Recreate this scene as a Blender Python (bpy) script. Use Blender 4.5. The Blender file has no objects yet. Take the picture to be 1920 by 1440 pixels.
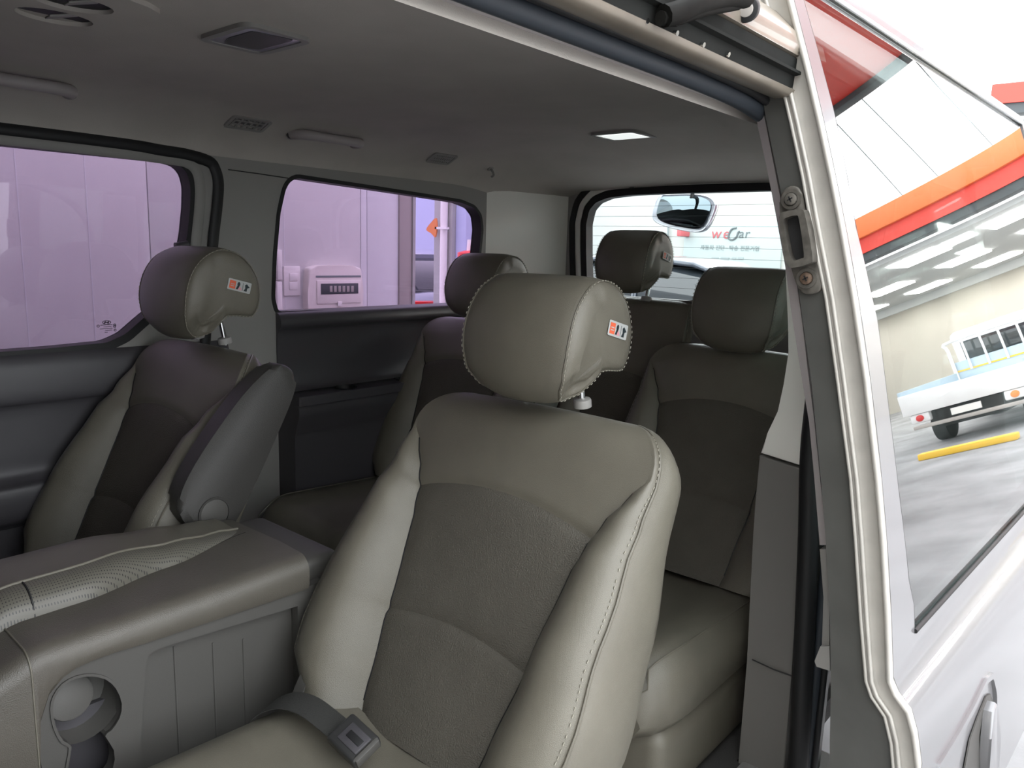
import bpy, bmesh, math, random
from mathutils import Vector, Matrix
from math import sin, cos, tan, pi, radians, sqrt, exp, atan2
random.seed(7)
S = bpy.context.scene
COL = S.collection

# ------------------------------------------------------------------ camera
CAM_POS = Vector((1.38, 0.0, 1.50))
YAW, PITCH, ROLL, FPX = radians(40.5), radians(9.9), radians(1.7), 1440.0
F_ = Vector((-sin(YAW)*cos(PITCH), cos(YAW)*cos(PITCH), -sin(PITCH)))
R0 = Vector((cos(YAW), sin(YAW), 0)); U0 = R0.cross(F_)
R_ = R0*cos(ROLL) + U0*sin(ROLL); U_ = -R0*sin(ROLL) + U0*cos(ROLL)
cd = bpy.data.cameras.new('camera'); cam = bpy.data.objects.new('camera', cd); COL.objects.link(cam)
cd.sensor_width = 36; cd.lens = 36*FPX/1920; cd.clip_start = 0.02; cd.clip_end = 400
cam.matrix_world = Matrix(((R_.x, U_.x, -F_.x, CAM_POS.x), (R_.y, U_.y, -F_.y, CAM_POS.y), (R_.z, U_.z, -F_.z, CAM_POS.z), (0, 0, 0, 1)))
S.camera = cam

# ------------------------------------------------------------------ sky, exposure
W = bpy.data.worlds.new('sky'); S.world = W; W.use_nodes = True
bg = W.node_tree.nodes['Background']
bg.inputs['Color'].default_value = (0.93, 0.97, 1.0, 1); bg.inputs['Strength'].default_value = 2.1
S.view_settings.view_transform = 'Standard'; S.view_settings.look = 'None'
S.view_settings.exposure = 1.4; S.view_settings.gamma = 1.0; S.view_settings.use_curve_mapping = False

def ray(u, v): return F_ + R_*((u-960)/FPX) + U_*((720-v)/FPX)
def at(u, v, ax, val):
    r = ray(u, v); return CAM_POS + r*((val-CAM_POS[ax])/r[ax])

# ------------------------------------------------------------------ materials
def mat(name, col, rough=0.5, metal=0.0, spec=0.5, noise=0.0, nscale=8.0, bump=0.0, bscale=300.0, btype='noise', coat=0.0, emit=None, sheen=0.0):
    m = bpy.data.materials.new(name); m.use_nodes = True
    nt = m.node_tree; b = nt.nodes['Principled BSDF']
    b.inputs['Base Color'].default_value = (*col, 1); b.inputs['Roughness'].default_value = rough
    b.inputs['Metallic'].default_value = metal; b.inputs['Specular IOR Level'].default_value = spec
    b.inputs['Coat Weight'].default_value = coat; b.inputs['Coat Roughness'].default_value = 0.03
    b.inputs['Sheen Weight'].default_value = sheen
    tc = nt.nodes.new('ShaderNodeTexCoord')
    if noise > 0:
        n = nt.nodes.new('ShaderNodeTexNoise'); n.inputs['Scale'].default_value = nscale; n.inputs['Detail'].default_value = 5
        nt.links.new(tc.outputs['Object'], n.inputs['Vector'])
        mp = nt.nodes.new('ShaderNodeMapRange'); mp.inputs[1].default_value = .3; mp.inputs[2].default_value = .7
        mp.inputs[3].default_value = 1-noise; mp.inputs[4].default_value = 1+noise
        nt.links.new(n.outputs['Fac'], mp.inputs[0])
        mx = nt.nodes.new('ShaderNodeVectorMath'); mx.operation = 'SCALE'; mx.inputs[0].default_value = col
        nt.links.new(mp.outputs[0], mx.inputs['Scale']); nt.links.new(mx.outputs[0], b.inputs['Base Color'])
    if bump > 0:
        if btype == 'noise':
            t = nt.nodes.new('ShaderNodeTexNoise'); t.inputs['Detail'].default_value = 3; o = t.outputs['Fac']
        else:
            t = nt.nodes.new('ShaderNodeTexVoronoi'); o = t.outputs['Distance']
        t.inputs['Scale'].default_value = bscale; nt.links.new(tc.outputs['Object'], t.inputs['Vector'])
        bp = nt.nodes.new('ShaderNodeBump'); bp.inputs['Strength'].default_value = bump; bp.inputs['Distance'].default_value = 0.002
        nt.links.new(o, bp.inputs['Height']); nt.links.new(bp.outputs[0], b.inputs['Normal'])
    if emit:
        b.inputs['Emission Color'].default_value = (*emit[0], 1); b.inputs['Emission Strength'].default_value = emit[1]
    return m

def perforated(name, col, rough, pitch=0.0065, rad=0.0016):
    m = mat(name, col, rough, bump=0.0); nt = m.node_tree; b = nt.nodes['Principled BSDF']
    tc = nt.nodes.new('ShaderNodeTexCoord'); sc = nt.nodes.new('ShaderNodeVectorMath'); sc.operation = 'SCALE'; sc.inputs['Scale'].default_value = 1/pitch
    nt.links.new(tc.outputs['Object'], sc.inputs[0])
    sp = nt.nodes.new('ShaderNodeSeparateXYZ'); nt.links.new(sc.outputs[0], sp.inputs[0])
    d2 = None
    for k in ('X', 'Y'):
        fr = nt.nodes.new('ShaderNodeMath'); fr.operation = 'FRACT'; nt.links.new(sp.outputs[k], fr.inputs[0])
        sb = nt.nodes.new('ShaderNodeMath'); sb.operation = 'SUBTRACT'; sb.inputs[1].default_value = .5; nt.links.new(fr.outputs[0], sb.inputs[0])
        sq = nt.nodes.new('ShaderNodeMath'); sq.operation = 'MULTIPLY'; nt.links.new(sb.outputs[0], sq.inputs[0]); nt.links.new(sb.outputs[0], sq.inputs[1])
        if d2 is None: d2 = sq
        else:
            ad = nt.nodes.new('ShaderNodeMath'); ad.operation = 'ADD'; nt.links.new(d2.outputs[0], ad.inputs[0]); nt.links.new(sq.outputs[0], ad.inputs[1]); d2 = ad
    lt = nt.nodes.new('ShaderNodeMath'); lt.operation = 'LESS_THAN'; lt.inputs[1].default_value = (rad/pitch)**2; nt.links.new(d2.outputs[0], lt.inputs[0])
    mx = nt.nodes.new('ShaderNodeMix'); mx.data_type = 'RGBA'; mx.inputs[6].default_value = (*col, 1); mx.inputs[7].default_value = (.02, .02, .02, 1)
    nt.links.new(lt.outputs[0], mx.inputs[0]); nt.links.new(mx.outputs[2], b.inputs['Base Color'])
    return m

def glass(name, tint, ior=1.5, gloss=(1, 1, 1)):
    m = bpy.data.materials.new(name); m.use_nodes = True; nt = m.node_tree; nt.nodes.clear()
    o = nt.nodes.new('ShaderNodeOutputMaterial'); t = nt.nodes.new('ShaderNodeBsdfTransparent'); g = nt.nodes.new('ShaderNodeBsdfGlossy')
    t.inputs['Color'].default_value = (*tint, 1); g.inputs['Roughness'].default_value = 0.0; g.inputs['Color'].default_value = (*gloss, 1)
    lw_ = nt.nodes.new('ShaderNodeLayerWeight'); lw_.inputs['Blend'].default_value = .5
    pw_ = nt.nodes.new('ShaderNodeMath'); pw_.operation = 'POWER'; pw_.inputs[1].default_value = 5; nt.links.new(lw_.outputs['Facing'], pw_.inputs[0])
    f0 = ((ior-1)/(ior+1))**2; fr = nt.nodes.new('ShaderNodeMapRange'); fr.inputs[3].default_value = f0; fr.inputs[4].default_value = 1.0; nt.links.new(pw_.outputs[0], fr.inputs[0])
    mx = nt.nodes.new('ShaderNodeMixShader'); nt.links.new(fr.outputs[0], mx.inputs[0]); nt.links.new(t.outputs[0], mx.inputs[1]); nt.links.new(g.outputs[0], mx.inputs[2])
    nt.links.new(mx.outputs[0], o.inputs[0]); return m

M = dict(
    leather=mat('grey_leather', (.132, .122, .097), .36, spec=.5, noise=.06, nscale=14, bump=.25, bscale=900, btype='vor'),
    fabric=mat('ribbed_fabric', (.088, .081, .067), .62, spec=.3, noise=.05, nscale=20, bump=.5, bscale=420, btype='vor'),
    darkleather=mat('console_leather', (.088, .08, .067), .36, spec=.5, noise=.08, nscale=10, bump=.25, bscale=700, btype='vor'),
    armleather=mat('armrest_leather', (.044, .042, .039), .38, spec=.45, bump=.25, bscale=700, btype='vor'),
    perf=perforated('perforated_leather', (.11, .104, .086), .4, .0046, .0009),
    thread=mat('thread', (.26, .245, .2), .7),
    headliner=mat('headliner_cloth', (.47, .44, .405), .95, spec=.1, noise=.05, nscale=6, bump=.3, bscale=700),
    trim=mat('grey_trim_plastic', (.27, .262, .25), .5, spec=.4, bump=.2, bscale=1200),
    contrim=mat('console_plastic', (.075, .072, .067), .5, spec=.4, bump=.2, bscale=1200),
    jambtrim=mat('quarter_trim_plastic', (.15, .144, .134), .5, spec=.4, bump=.2, bscale=1200),
    darktrim=mat('dark_trim_plastic', (.055, .052, .058), .38, spec=.5, bump=.2, bscale=1200),
    lighttrim=mat('light_trim_plastic', (.8, .79, .74), .5, spec=.4, bump=.15, bscale=1200),
    pinktrim=mat('pale_door_trim', (.36, .33, .33), .5),
    rubber=mat('black_rubber', (.012, .012, .013), .55, spec=.4),
    bluerubber=mat('seal_rubber', (.03, .036, .045), .5, spec=.4),
    carpet=mat('dark_carpet', (.04, .038, .036), .95, bump=.8, bscale=300),
    chrome=mat('chrome', (.85, .86, .87), .12, metal=1),
    silver=mat('silver_paint', (.21, .208, .215), .3, metal=.2, coat=.6),
    edgepaint=mat('door_edge_paint', (.46, .44, .405), .4, metal=.1, coat=.6, noise=.06, nscale=30),
    beigepaint=mat('dusty_beige_paint', (.2, .172, .138), .42, metal=.15, coat=.3, noise=.25, nscale=9),
    darkpaint=mat('dark_frame_film', (.075, .075, .07), .42, spec=.4, noise=.12, nscale=12),
    raildark=mat('dark_rail', (.018, .019, .018), .85, spec=.08, noise=.15, nscale=12),
    catch=mat('worn_catch', (.1, .092, .08), .5, metal=.3, noise=.35, nscale=60),
    rust=mat('rusty_screw', (.16, .11, .08), .45, metal=.6, noise=.4, nscale=200),
    blacksteel=mat('greasy_black_steel', (.007, .0068, .006), .7, metal=0.0, spec=.12, noise=.3, nscale=40),
    white_lens=mat('lit_lens', (.85, .87, .85), .35, spec=.5, emit=((.95, 1, .97), .3)),
    smoke_lens=mat('smoked_lens', (.35, .32, .4), .25, spec=.5),
    white_plastic=mat('white_plastic', (.82, .8, .76), .45),
    cream=mat('cream_plastic', (.8, .76, .7), .4),
    wallpanel=mat('sandwich_panel', (.66, .655, .64), .55, noise=.03, nscale=2),
    wallpanel2=mat('sandwich_panel_pale', (.72, .73, .74), .5, noise=.03, nscale=2),
    brownpost=mat('beige_post', (.4, .37, .34), .5),
    whitewall=mat('white_wall', (.40, .41, .385), .6, noise=.02),
    sign=mat('sign_board', (.325, .375, .37), .6),
    red=mat('red_print', (.42, .09, .10), .6), grey=mat('grey_print', (.10, .12, .125), .6), palegrey=mat('pale_print', (.19, .225, .23), .6), fineprint=mat('fine_print', (.25, .295, .295), .6),
    orange=mat('sunlit_fascia', (.85, .2, .06), .5), redpanel=mat('red_canopy', (.74, .06, .04), .5), darkedge=mat('dark_gutter', (.06, .07, .075), .5),
    asphalt=mat('asphalt', (.27, .27, .275), .85, noise=.3, nscale=1.3, bump=.5, bscale=60),
    carpaint=mat('dark_car_paint', (.03, .04, .06), .2, metal=.4, coat=1), carpaint2=mat('grey_car_paint', (.2, .22, .27), .25, metal=.4, coat=1),
    carglass=mat('car_glass', (.02, .025, .03), .05, spec=.8), tyre=mat('tyre', (.02, .02, .02), .8), lamp_red=mat('tail_lamp', (.6, .02, .02), .2),
    lamp_amber=mat('amber_lamp', (.85, .25, .03), .25), truckwhite=mat('truck_white', (.8, .8, .79), .4), truckblue=mat('truck_blue_bed', (.45, .56, .64), .5), yellow=mat('yellow', (.8, .5, .03), .5),
    lightpanel=mat('lit_panel', (1, 1, 1), .5, emit=((1, .99, .96), 9)),
    blockerwall=mat('blocker_wall', (.8, .77, .71), .7),
    workwall=mat('workshop_wall', (.5, .47, .41), .7), workceil=mat('workshop_ceiling', (.55, .56, .55), .7),
    tint=glass('violet_tinted_glass', (.56, .49, .60), 1.3), rearglass=glass('rear_glass', (.96, .98, .97), 1.25), doorglass=glass('door_glass', (.5, .54, .53), 2.9), quarterglass=glass('quarter_glass', (.8, .86, .83), 2.0), darktint=glass('dark_tinted_glass', (.08, .07, .09), 1.3),
    mirror=mat('mirror_face', (.13, .165, .185), .04, metal=1), white=mat('sticker_white', (.42, .43, .42), .4), stred=mat('sticker_red', (.72, .13, .06), .4), stdark=mat('sticker_dark', (.02, .03, .035), .4), pink=mat('sticker_pink', (.6, .3, .33), .4),
    glassprint=mat('glass_print', (.03, .02, .04), .6), cone=mat('cone_red', (.8, .06, .06), .4), leaf=mat('orange_cloth', (.75, .25, .08), .7), blueish=mat('pale_blue_panel', (.5, .55, .75), .5),
    webbing=mat('seat_belt_webbing', (.028, .028, .026), .8, bump=.6, bscale=500), buckle=mat('buckle_plastic', (.03, .03, .03), .35),
)

# ------------------------------------------------------------------ mesh helpers
def link(name, verts, faces, m, parent=None, sharp=35, flat=False):
    me = bpy.data.meshes.new(name); me.from_pydata([tuple(v) for v in verts], [], faces); me.validate(); me.update()
    bm = bmesh.new(); bm.from_mesh(me); bmesh.ops.recalc_face_normals(bm, faces=bm.faces); bm.to_mesh(me); bm.free()
    return fin(name, me, m, parent, sharp, flat)
def fin(name, me, m, parent=None, sharp=35, flat=False):
    if not flat:
        me.polygons.foreach_set('use_smooth', [True]*len(me.polygons)); me.set_sharp_from_angle(angle=radians(sharp))
    me.materials.append(M[m] if isinstance(m, str) else m)
    o = bpy.data.objects.new(name, me); COL.objects.link(o)
    if parent: adopt(o, parent)
    return o
def adopt(o, parent):
    root = parent; off = Vector((0, 0, 0))
    while root is not None: off += root.location; root = root.parent
    # parents only carry a translation; children meshes are built in world space
    o.parent = parent; o.location = -off if parent.parent is None else Vector((0, 0, 0))
    return o
def thing(name, label, cat, loc=(0, 0, 0), group=None):
    o = bpy.data.objects.new(name, None); COL.objects.link(o); o.location = loc; o.empty_display_size = .05
    return tag(o, label, cat, group)
def tag(o, label, cat, group=None):
    o['label'] = label; o['category'] = cat
    if group: o['group'] = group
    return o
def struct(o, label=None, cat=None):
    o['kind'] = 'structure'
    if label: o['label'] = label
    if cat: o['category'] = cat
    return o
def fromBM(name, bm, m, parent=None, sharp=35, flat=False):
    bmesh.ops.recalc_face_normals(bm, faces=bm.faces)
    me = bpy.data.meshes.new(name); bm.to_mesh(me); bm.free(); return fin(name, me, m, parent, sharp, flat)
def box(name, lo, hi, m, parent=None, r=0.0, seg=2):
    bm = bmesh.new(); bmesh.ops.create_cube(bm, size=1)
    for v in bm.verts: v.co = Vector([lo[i] + (v.co[i]+.5)*(hi[i]-lo[i]) for i in range(3)])
    if r: bmesh.ops.bevel(bm, geom=bm.edges[:], offset=r, segments=seg, profile=.5, affect='EDGES')
    return fromBM(name, bm, m, parent, 40)
def obox(name, c, ax, half, m, parent=None, r=0.0, seg=2):
    """box with centre c, three unit axes ax, half sizes"""
    bm = bmesh.new(); bmesh.ops.create_cube(bm, size=2)
    c = Vector(c); ax = [Vector(a).normalized() for a in ax]
    for v in bm.verts: v.co = c + sum((ax[i]*v.co[i]*half[i] for i in range(3)), Vector())
    if r: bmesh.ops.bevel(bm, geom=bm.edges[:], offset=r, segments=seg, profile=.5, affect='EDGES')
    return fromBM(name, bm, m, parent, 40)
def tube_data(pts, r, closed=False, n=8, flat=None):
    pts = [Vector(p) for p in pts]; N = len(pts); V = []; Fc = []
    prev = None
    for i in range(N):
        a = pts[i-1] if (i > 0 or closed) else pts[i]; b = pts[(i+1) % N] if (i < N-1 or closed) else pts[i]
        t = (b-a).normalized()
        up = prev if prev is not None else (Vector((0, 0, 1)) if abs(t.z) < .9 else Vector((1, 0, 0)))
        s = t.cross(up).normalized(); up = s.cross(t).normalized(); prev = up
        rr = r[i] if isinstance(r, (list, tuple)) else r
        for k in range(n):
            a_ = 2*pi*k/n; V.append(pts[i] + s*(cos(a_)*rr*(flat or 1)) + up*(sin(a_)*rr))
    for i in range(N if closed else N-1):
        for k in range(n):
            j = (i+1) % N; k2 = (k+1) % n; Fc.append((i*n+k, i*n+k2, j*n+k2, j*n+k))
    if not closed: Fc.append(tuple(range(n))[::-1]); Fc.append(tuple((N-1)*n+k for k in range(n)))
    return V, Fc
def tube(name, pts, r, m, parent=None, closed=False, n=8, flat=None):
    V, Fc = tube_data(pts, r, closed, n, flat); return link(name, V, Fc, m, parent, 50)
def loft(name, rings, m, parent=None, caps=(True, True), closed=True, sharp=40):
    n = len(rings[0]); V = [p for r in rings for p in r]; Fc = []
    for i in range(len(rings)-1):
        for k in range(n if closed else n-1):
            k2 = (k+1) % n; Fc.append((i*n+k, i*n+k2, (i+1)*n+k2, (i+1)*n+k))
    if closed and caps[0]: Fc.append(tuple(range(n)))
    if closed and caps[1]: Fc.append(tuple((len(rings)-1)*n+k for k in range(n)))
    return link(name, V, Fc, m, parent, sharp)
def grid(name, fn, us, vs, m, parent=None, sharp=40):
    return loft(name, [[fn(u, v) for u in us] for v in vs], m, parent, closed=False, sharp=sharp)
def lin(a, b, n): return [a+(b-a)*i/(n-1) for i in range(n)]
def offset(pts, d):
    """offset a closed 2-D polygon outward by d (positive = bigger)"""
    n = len(pts); A = sum(pts[i][0]*pts[(i+1) % n][1]-pts[(i+1) % n][0]*pts[i][1] for i in range(n)); sg = 1 if A > 0 else -1
    out = []
    for i in range(n):
        p0, p1, p2 = Vector(pts[i-1]), Vector(pts[i]), Vector(pts[(i+1) % n])
        e1 = (p1-p0).normalized(); e2 = (p2-p1).normalized()
        n1 = Vector((e1.y, -e1.x))*sg; n2 = Vector((e2.y, -e2.x))*sg
        b = (n1+n2); b = b/max(.4, b.length_squared/2) if b.length > 1e-6 else n1
        out.append((p1.x+b.x*d, p1.y+b.y*d))
    return out
def rounded(pts, r, n=5):
    out = []; N = len(pts)
    for i in range(N):
        p0, p1, p2 = Vector(pts[i-1]), Vector(pts[i]), Vector(pts[(i+1) % N])
        rr = r[i] if isinstance(r, (list, tuple)) else r
        a = p1+(p0-p1).normalized()*min(rr, (p0-p1).length*.48); b = p1+(p2-p1).normalized()*min(rr, (p2-p1).length*.48)
        for k in range(n+1):
            t = k/n; q = a*(1-t)**2+p1*2*t*(1-t)+b*t*t; out.append((q.x, q.y))
    return out
def smooth_closed(pts, sub=3):
    """Catmull-Rom through a closed polygon"""
    N = len(pts); out = []
    for i in range(N):
        p0, p1, p2, p3 = (Vector(pts[(i+k) % N]) for k in (-1, 0, 1, 2))
        for s in range(sub):
            t = s/sub; q = .5*((2*p1)+(p2-p0)*t+(2*p0-5*p1+4*p2-p3)*t*t+(3*p1-p0-3*p2+p3)*t**3); out.append(tuple(q))
    return out
def smooth_open(pts, sub=4):
    P = [Vector(p) for p in pts]; P = [P[0]*2-P[1]]+P+[P[-1]*2-P[-2]]; out = []
    for i in range(1, len(P)-2):
        for s in range(sub):
            t = s/sub; p0, p1, p2, p3 = P[i-1:i+3]
            out.append(.5*((2*p1)+(p2-p0)*t+(2*p0-5*p1+4*p2-p3)*t*t+(3*p1-p0-3*p2+p3)*t**3))
    out.append(P[-2]); return out
def ring_strip(name, inner, outer, fmap, d0, d1, m, parent=None):
    """flat frame between two 2-D loops of equal length, with thickness d0..d1"""
    n = len(inner); V = [fmap(*p, d0) for p in inner]+[fmap(*p, d0) for p in outer]+[fmap(*p, d1) for p in outer]+[fmap(*p, d1) for p in inner]
    Fc = []
    for k in range(n):
        j = (k+1) % n
        for a in range(4):
            b = (a+1) % 4; Fc.append((a*n+k, a*n+j, b*n+j, b*n+k))
    return link(name, V, Fc, m, parent, 40)
def plate(name, outer, holes, fmap, d0, d1, m, parent=None):
    bm = bmesh.new()
    for d in (d0, d1):
        es = []
        for loop in [outer]+holes:
            vs = [bm.verts.new(fmap(*p, d)) for p in loop]
            es += [bm.edges.new((vs[i], vs[(i+1) % len(vs)])) for i in range(len(vs))]
        bmesh.ops.triangle_fill(bm, edges=es, use_beauty=True, use_dissolve=False)
    for loop in [outer]+holes:
        a = [bm.verts.new(fmap(*p, d0)) for p in loop]; b = [bm.verts.new(fmap(*p, d1)) for p in loop]
        for i in range(len(loop)): bm.faces.new((a[i], a[(i+1) % len(loop)], b[(i+1) % len(loop)], b[i]))
    bmesh.ops.remove_doubles(bm, verts=bm.verts, dist=1e-6)
    return fromBM(name, bm, m, parent, 30)
def prism(name, outline, fmap, d0, d1, m, parent=None, r=0.0, seg=3, both=False):
    bm = bmesh.new(); a = [bm.verts.new(fmap(*p, d0)) for p in outline]; b = [bm.verts.new(fmap(*p, d1)) for p in outline]; n = len(outline)
    bm.faces.new(a[::-1]); bm.faces.new(b)
    for i in range(n): bm.faces.new((a[i], a[(i+1) % n], b[(i+1) % n], b[i]))
    if r:
        bm.edges.ensure_lookup_table(); bs = set(b); as_ = set(a)
        es = [e for e in bm.edges if (e.verts[0] in bs and e.verts[1] in bs) or (both and e.verts[0] in as_ and e.verts[1] in as_)]
        bmesh.ops.bevel(bm, geom=es, offset=r, segments=seg, profile=.5, affect='EDGES', clamp_overlap=True)
    return fromBM(name, bm, m, parent, 45)
def disc(name, c, axis, r, depth, m, parent=None, n=28, bev=0.0):
    c = Vector(c); ax = Vector(axis).normalized(); s = ax.orthogonal().normalized(); t = ax.cross(s)
    prof = [(0, r), (depth-bev, r), (depth-bev*.3, r-bev*.3), (depth, r-bev)] if bev else [(0, r), (depth, r)]
    return loft(name, [[c+ax*d+s*(cos(2*pi*k/n)*q)+t*(sin(2*pi*k/n)*q) for k in range(n)] for d, q in prof], m, parent)
def interp(xs, ys, x):
    if x <= xs[0]: return ys[0]
    for i in range(len(xs)-1):
        if x <= xs[i+1]:
            t = (x-xs[i])/(xs[i+1]-xs[i]); t = t*t*(3-2*t); return ys[i]+(ys[i+1]-ys[i])*t
    return ys[-1]
def YZ(x0):            # map for walls facing +X : (y, z, depth towards +X)
    return lambda a, b, d: Vector((x0+d, a, b))
def XZ(y0): return lambda a, b, d: Vector((a, y0+d, b))
def XY(z0): return lambda a, b, d: Vector((a, b, z0+d))
def text(name, body, loc, size, m, parent=None, rot=(pi/2, 0, 0), shear=0.0, ext=.002, align='CENTER', spacing=1.0):
    cu = bpy.data.curves.new(name, 'FONT'); cu.body = body; cu.size = size; cu.extrude = ext; cu.align_x = align; cu.align_y = 'CENTER'; cu.shear = shear; cu.space_character = spacing
    ob = bpy.data.objects.new(name, cu); COL.objects.link(ob); dg = bpy.context.evaluated_depsgraph_get(); dg.update()
    me = bpy.data.meshes.new_from_object(ob.evaluated_get(dg)); bpy.data.objects.remove(ob)
    me.transform(Matrix.Translation(Vector(loc)) @ (Matrix.Rotation(rot[2], 4, 'Z') @ Matrix.Rotation(rot[0], 4, 'X'))); me.materials.clear()
    return fin(name, me, m, parent, flat=True)

# ================================================================== VAN SHELL
XL, YB, ZF = -0.80, 2.72, 0.38
def ceil_z(x, y):
    a = abs(x); z = 1.878-.018*(a/.6)**2
    if a > .56: u = min(1, (a-.56)/.245); z -= .125*(1-sqrt(max(0, 1-u*u)))
    if y > 2.12: u = min(1, (y-2.12)/.6); z -= .115*u*u
    if 2.2 < y < 2.65 and a < .75: z -= .012*sin(pi*(y-2.2)/.45)*(1-(a/.75)**2)
    return z
us = [-.805+1.61*(.5-.5*cos(pi*i/36)) for i in range(37)]
ceiling = struct(grid('ceiling', lambda x, y: Vector((x, y, ceil_z(x, y))), us, lin(-1.4, YB, 60), 'headliner'), 'grey-brown cloth headliner of the van, curving down at the sides')
roof = struct(grid('roof', lambda x, y: Vector((x, y, 2.0-.04*(x/.8)**2-.10*max(0, (abs(x)-.6)/.26)**2-.25*max(0, (y-2.45)/.5)**2)), lin(-.86, .86, 30), lin(-1.45, 2.9, 30), 'silver'), 'silver painted steel roof above the headliner')
floor = struct(box('floor', (-.82, -1.4, ZF-.06), (.84, YB, ZF), 'carpet'), 'dark carpeted van floor')

# ---- left wall with two window openings (plane X = XL)
pz = lambda u, v, x=XL: (lambda p: (p.y, p.z))(at(u, v, 0, x))
w1px = [(310, 303), (336, 310), (350, 325), (356, 350), (355, 390), (350, 440), (338, 500), (315, 545), (288, 580), (267, 597), (233, 627), (200, 642), (100, 652)]
w1 = [pz(*p) for p in w1px]
zb, zt = pz(0, 659)[1], pz(0, 271)[1]
w1 = [(.12, zt-.002)] + w1 + [(.12, zb-.004)]
w1 = rounded(w1, .012, 2)
w2px = [(556, 334), (700, 355), (800, 370), (864, 380), (888, 390), (899, 405), (902, 430), (895, 500), (885, 568), (700, 578), (521, 584), (515, 560), (518, 480), (525, 400), (535, 355), (543, 341)]
w2 = rounded([pz(*p) for p in w2px], .012, 2)
wo = [(-1.4, ZF-.02), (2.62, ZF-.02), (2.62, 1.80), (-1.4, 1.80)]
wall_left = struct(plate('wall_left', wo, [offset(w1, .02), offset(w2, .010)], YZ(XL), -.045, 0, 'trim'), 'grey moulded side panel of the van with two window openings')
# window 1 (left sliding door) and window 2 (rear quarter)
win1 = struct(plate('window_1', offset(w1, .02), [], YZ(XL-.04), -.004, 0, 'tint'), 'large violet tinted glass pane in the far sliding door')
ring_strip('window_frame', w1, offset(w1, .023), YZ(XL), -.05, .004, 'rubber', win1)
win2 = struct(plate('window_2', offset(w2, .01), [], YZ(XL-.04), -.004, 0, 'tint'), 'violet tinted rear quarter glass pane with electric box behind it')
ring_strip('window_frame', w2, offset(w2, .0125), YZ(XL), -.05, .003, 'rubber', win2)
# dark body gap of the far sliding door and the grey trim strip inside it
gap = [pz(*p) for p in [(390, 303), (402, 318), (408, 345), (405, 390), (399, 440), (394, 500), (388, 560), (380, 700)]]
gp = [(-.2, pz(0, 243)[1])] + [pz(*p) for p in [(150, 260), (300, 283), (350, 291)]] + gap
gpt = smooth_open([Vector((XL+.006, a, b)) for a, b in gp], 4)
struct(tube('trim_1', gpt, .017, 'rubber', n=8, flat=.5), 'black rubber seal curving around the far sliding door')
# grey strip between glass and seal
fr1 = [pz(*p) for p in [(100, 270), (310, 297), (350, 305), (368, 322), (374, 350), (373, 390), (368, 440), (360, 520)]]
struct(tube('trim_2', smooth_open([Vector((XL+.004, a, b)) for a, b in [(-.2, pz(0, 258)[1])]+fr1], 4), .016, 'trim', n=8, flat=.4), 'grey window surround strip of the far sliding door')
# window latch bump
tube('latch', [Vector((XL+.012, *pz(325, 462))), Vector((XL+.014, *pz(348, 458)))], .011, 'darktrim', win1, n=10)
# glass maker's print on window 1
gx = XL-.036
def gpz(u, v): p = at(u, v, 0, gx); return (p.y, p.z)
def bar(u0, v0, u1, v1, w, nm='print_line'):
    a = Vector((gx, *gpz(u0, v0))); b = Vector((gx, *gpz(u1, v1))); d = (b-a).normalized(); nn = Vector((0, -d.z, d.y))*w
    return link(nm, [a-nn, b-nn, b+nn, a+nn], [(0, 1, 2, 3)], 'glassprint', win1, flat=True)
ec = Vector((gx, *gpz(200, 604.5)))
el = [(cos(2*pi*k/28), sin(2*pi*k/28)) for k in range(28)]
ring_strip('emblem_ring', [(ec.y+.0095*a, ec.z+.0048*b) for a, b in el], [(ec.y+.0115*a, ec.z+.0062*b) for a, b in el], YZ(gx), 0, .0004, 'glassprint', win1)
for (u0, v0, u1, v1, w) in [(195.6, 607, 197.6, 602, .0016), (202.2, 607, 204.2, 602, .0016), (196.4, 605, 203.6, 604, .0014)]: bar(u0, v0, u1, v1, w, 'emblem_stroke')
for (u0, v0, u1, v1) in [(188, 610, 211, 608.5), (194, 613, 209, 612.3), (187.5, 617, 211, 615.3), (197, 620, 210, 618.6), (196, 623, 202, 622.7)]: bar(u0, v0, u1, v1, .0008)
for (u, v) in [(184, 611.5), (215, 609.5), (215, 612), (216, 619)]:
    c0 = gpz(u, v); ring_strip('print_mark', [(c0[0]+.0022*a, c0[1]+.0022*b) for a, b in el], [(c0[0]+.0038*a, c0[1]+.0038*b) for a, b in el], YZ(gx), 0, .0004, 'glassprint', win1)

# lower inner panels
def extr(name, prof, y0, y1, m, parent=None, n=2, sharp=30, xoff=None):
    ys = lin(y0, y1, n)
    return loft(name, [[Vector((x+(xoff(y) if xoff else 0), y, z)) for x, z in prof] for y in ys], m, parent, closed=True, sharp=sharp)
def sm(pts, sub=4): return [(p[0], p[1]) for p in smooth_open([Vector((a, b, 0)) for a, b in pts], sub)]
door1 = struct(extr('door_1', [(XL-.02, 1.20)] + sm([(-.795, 1.205), (-.787, 1.195), (-.779, 1.17), (-.776, 1.12), (-.779, 1.085), (-.79, 1.065), (-.792, .95), (-.790, .905), (-.775, .885), (-.757, .872), (-.753, .83), (-.758, .79), (-.782, .768), (-.788, .72), (-.788, ZF)]) + [(XL-.02, ZF)], -.6, 1.2, 'darktrim', n=2), 'dark inner panel of the far sliding door below its window')
quarter = struct(extr('trim_3', [(XL-.02, 1.285)] + sm([(-.80, 1.282), (-.782, 1.275), (-.770, 1.255), (-.772, 1.235), (-.79, 1.215), (-.795, 1.15), (-.793, 1.08), (-.782, 1.04), (-.762, 1.022)]) + [(XL-.02, 1.018)], 1.375, 2.66, 'darktrim', n=2), 'dark glossy panel below the quarter window')
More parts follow.
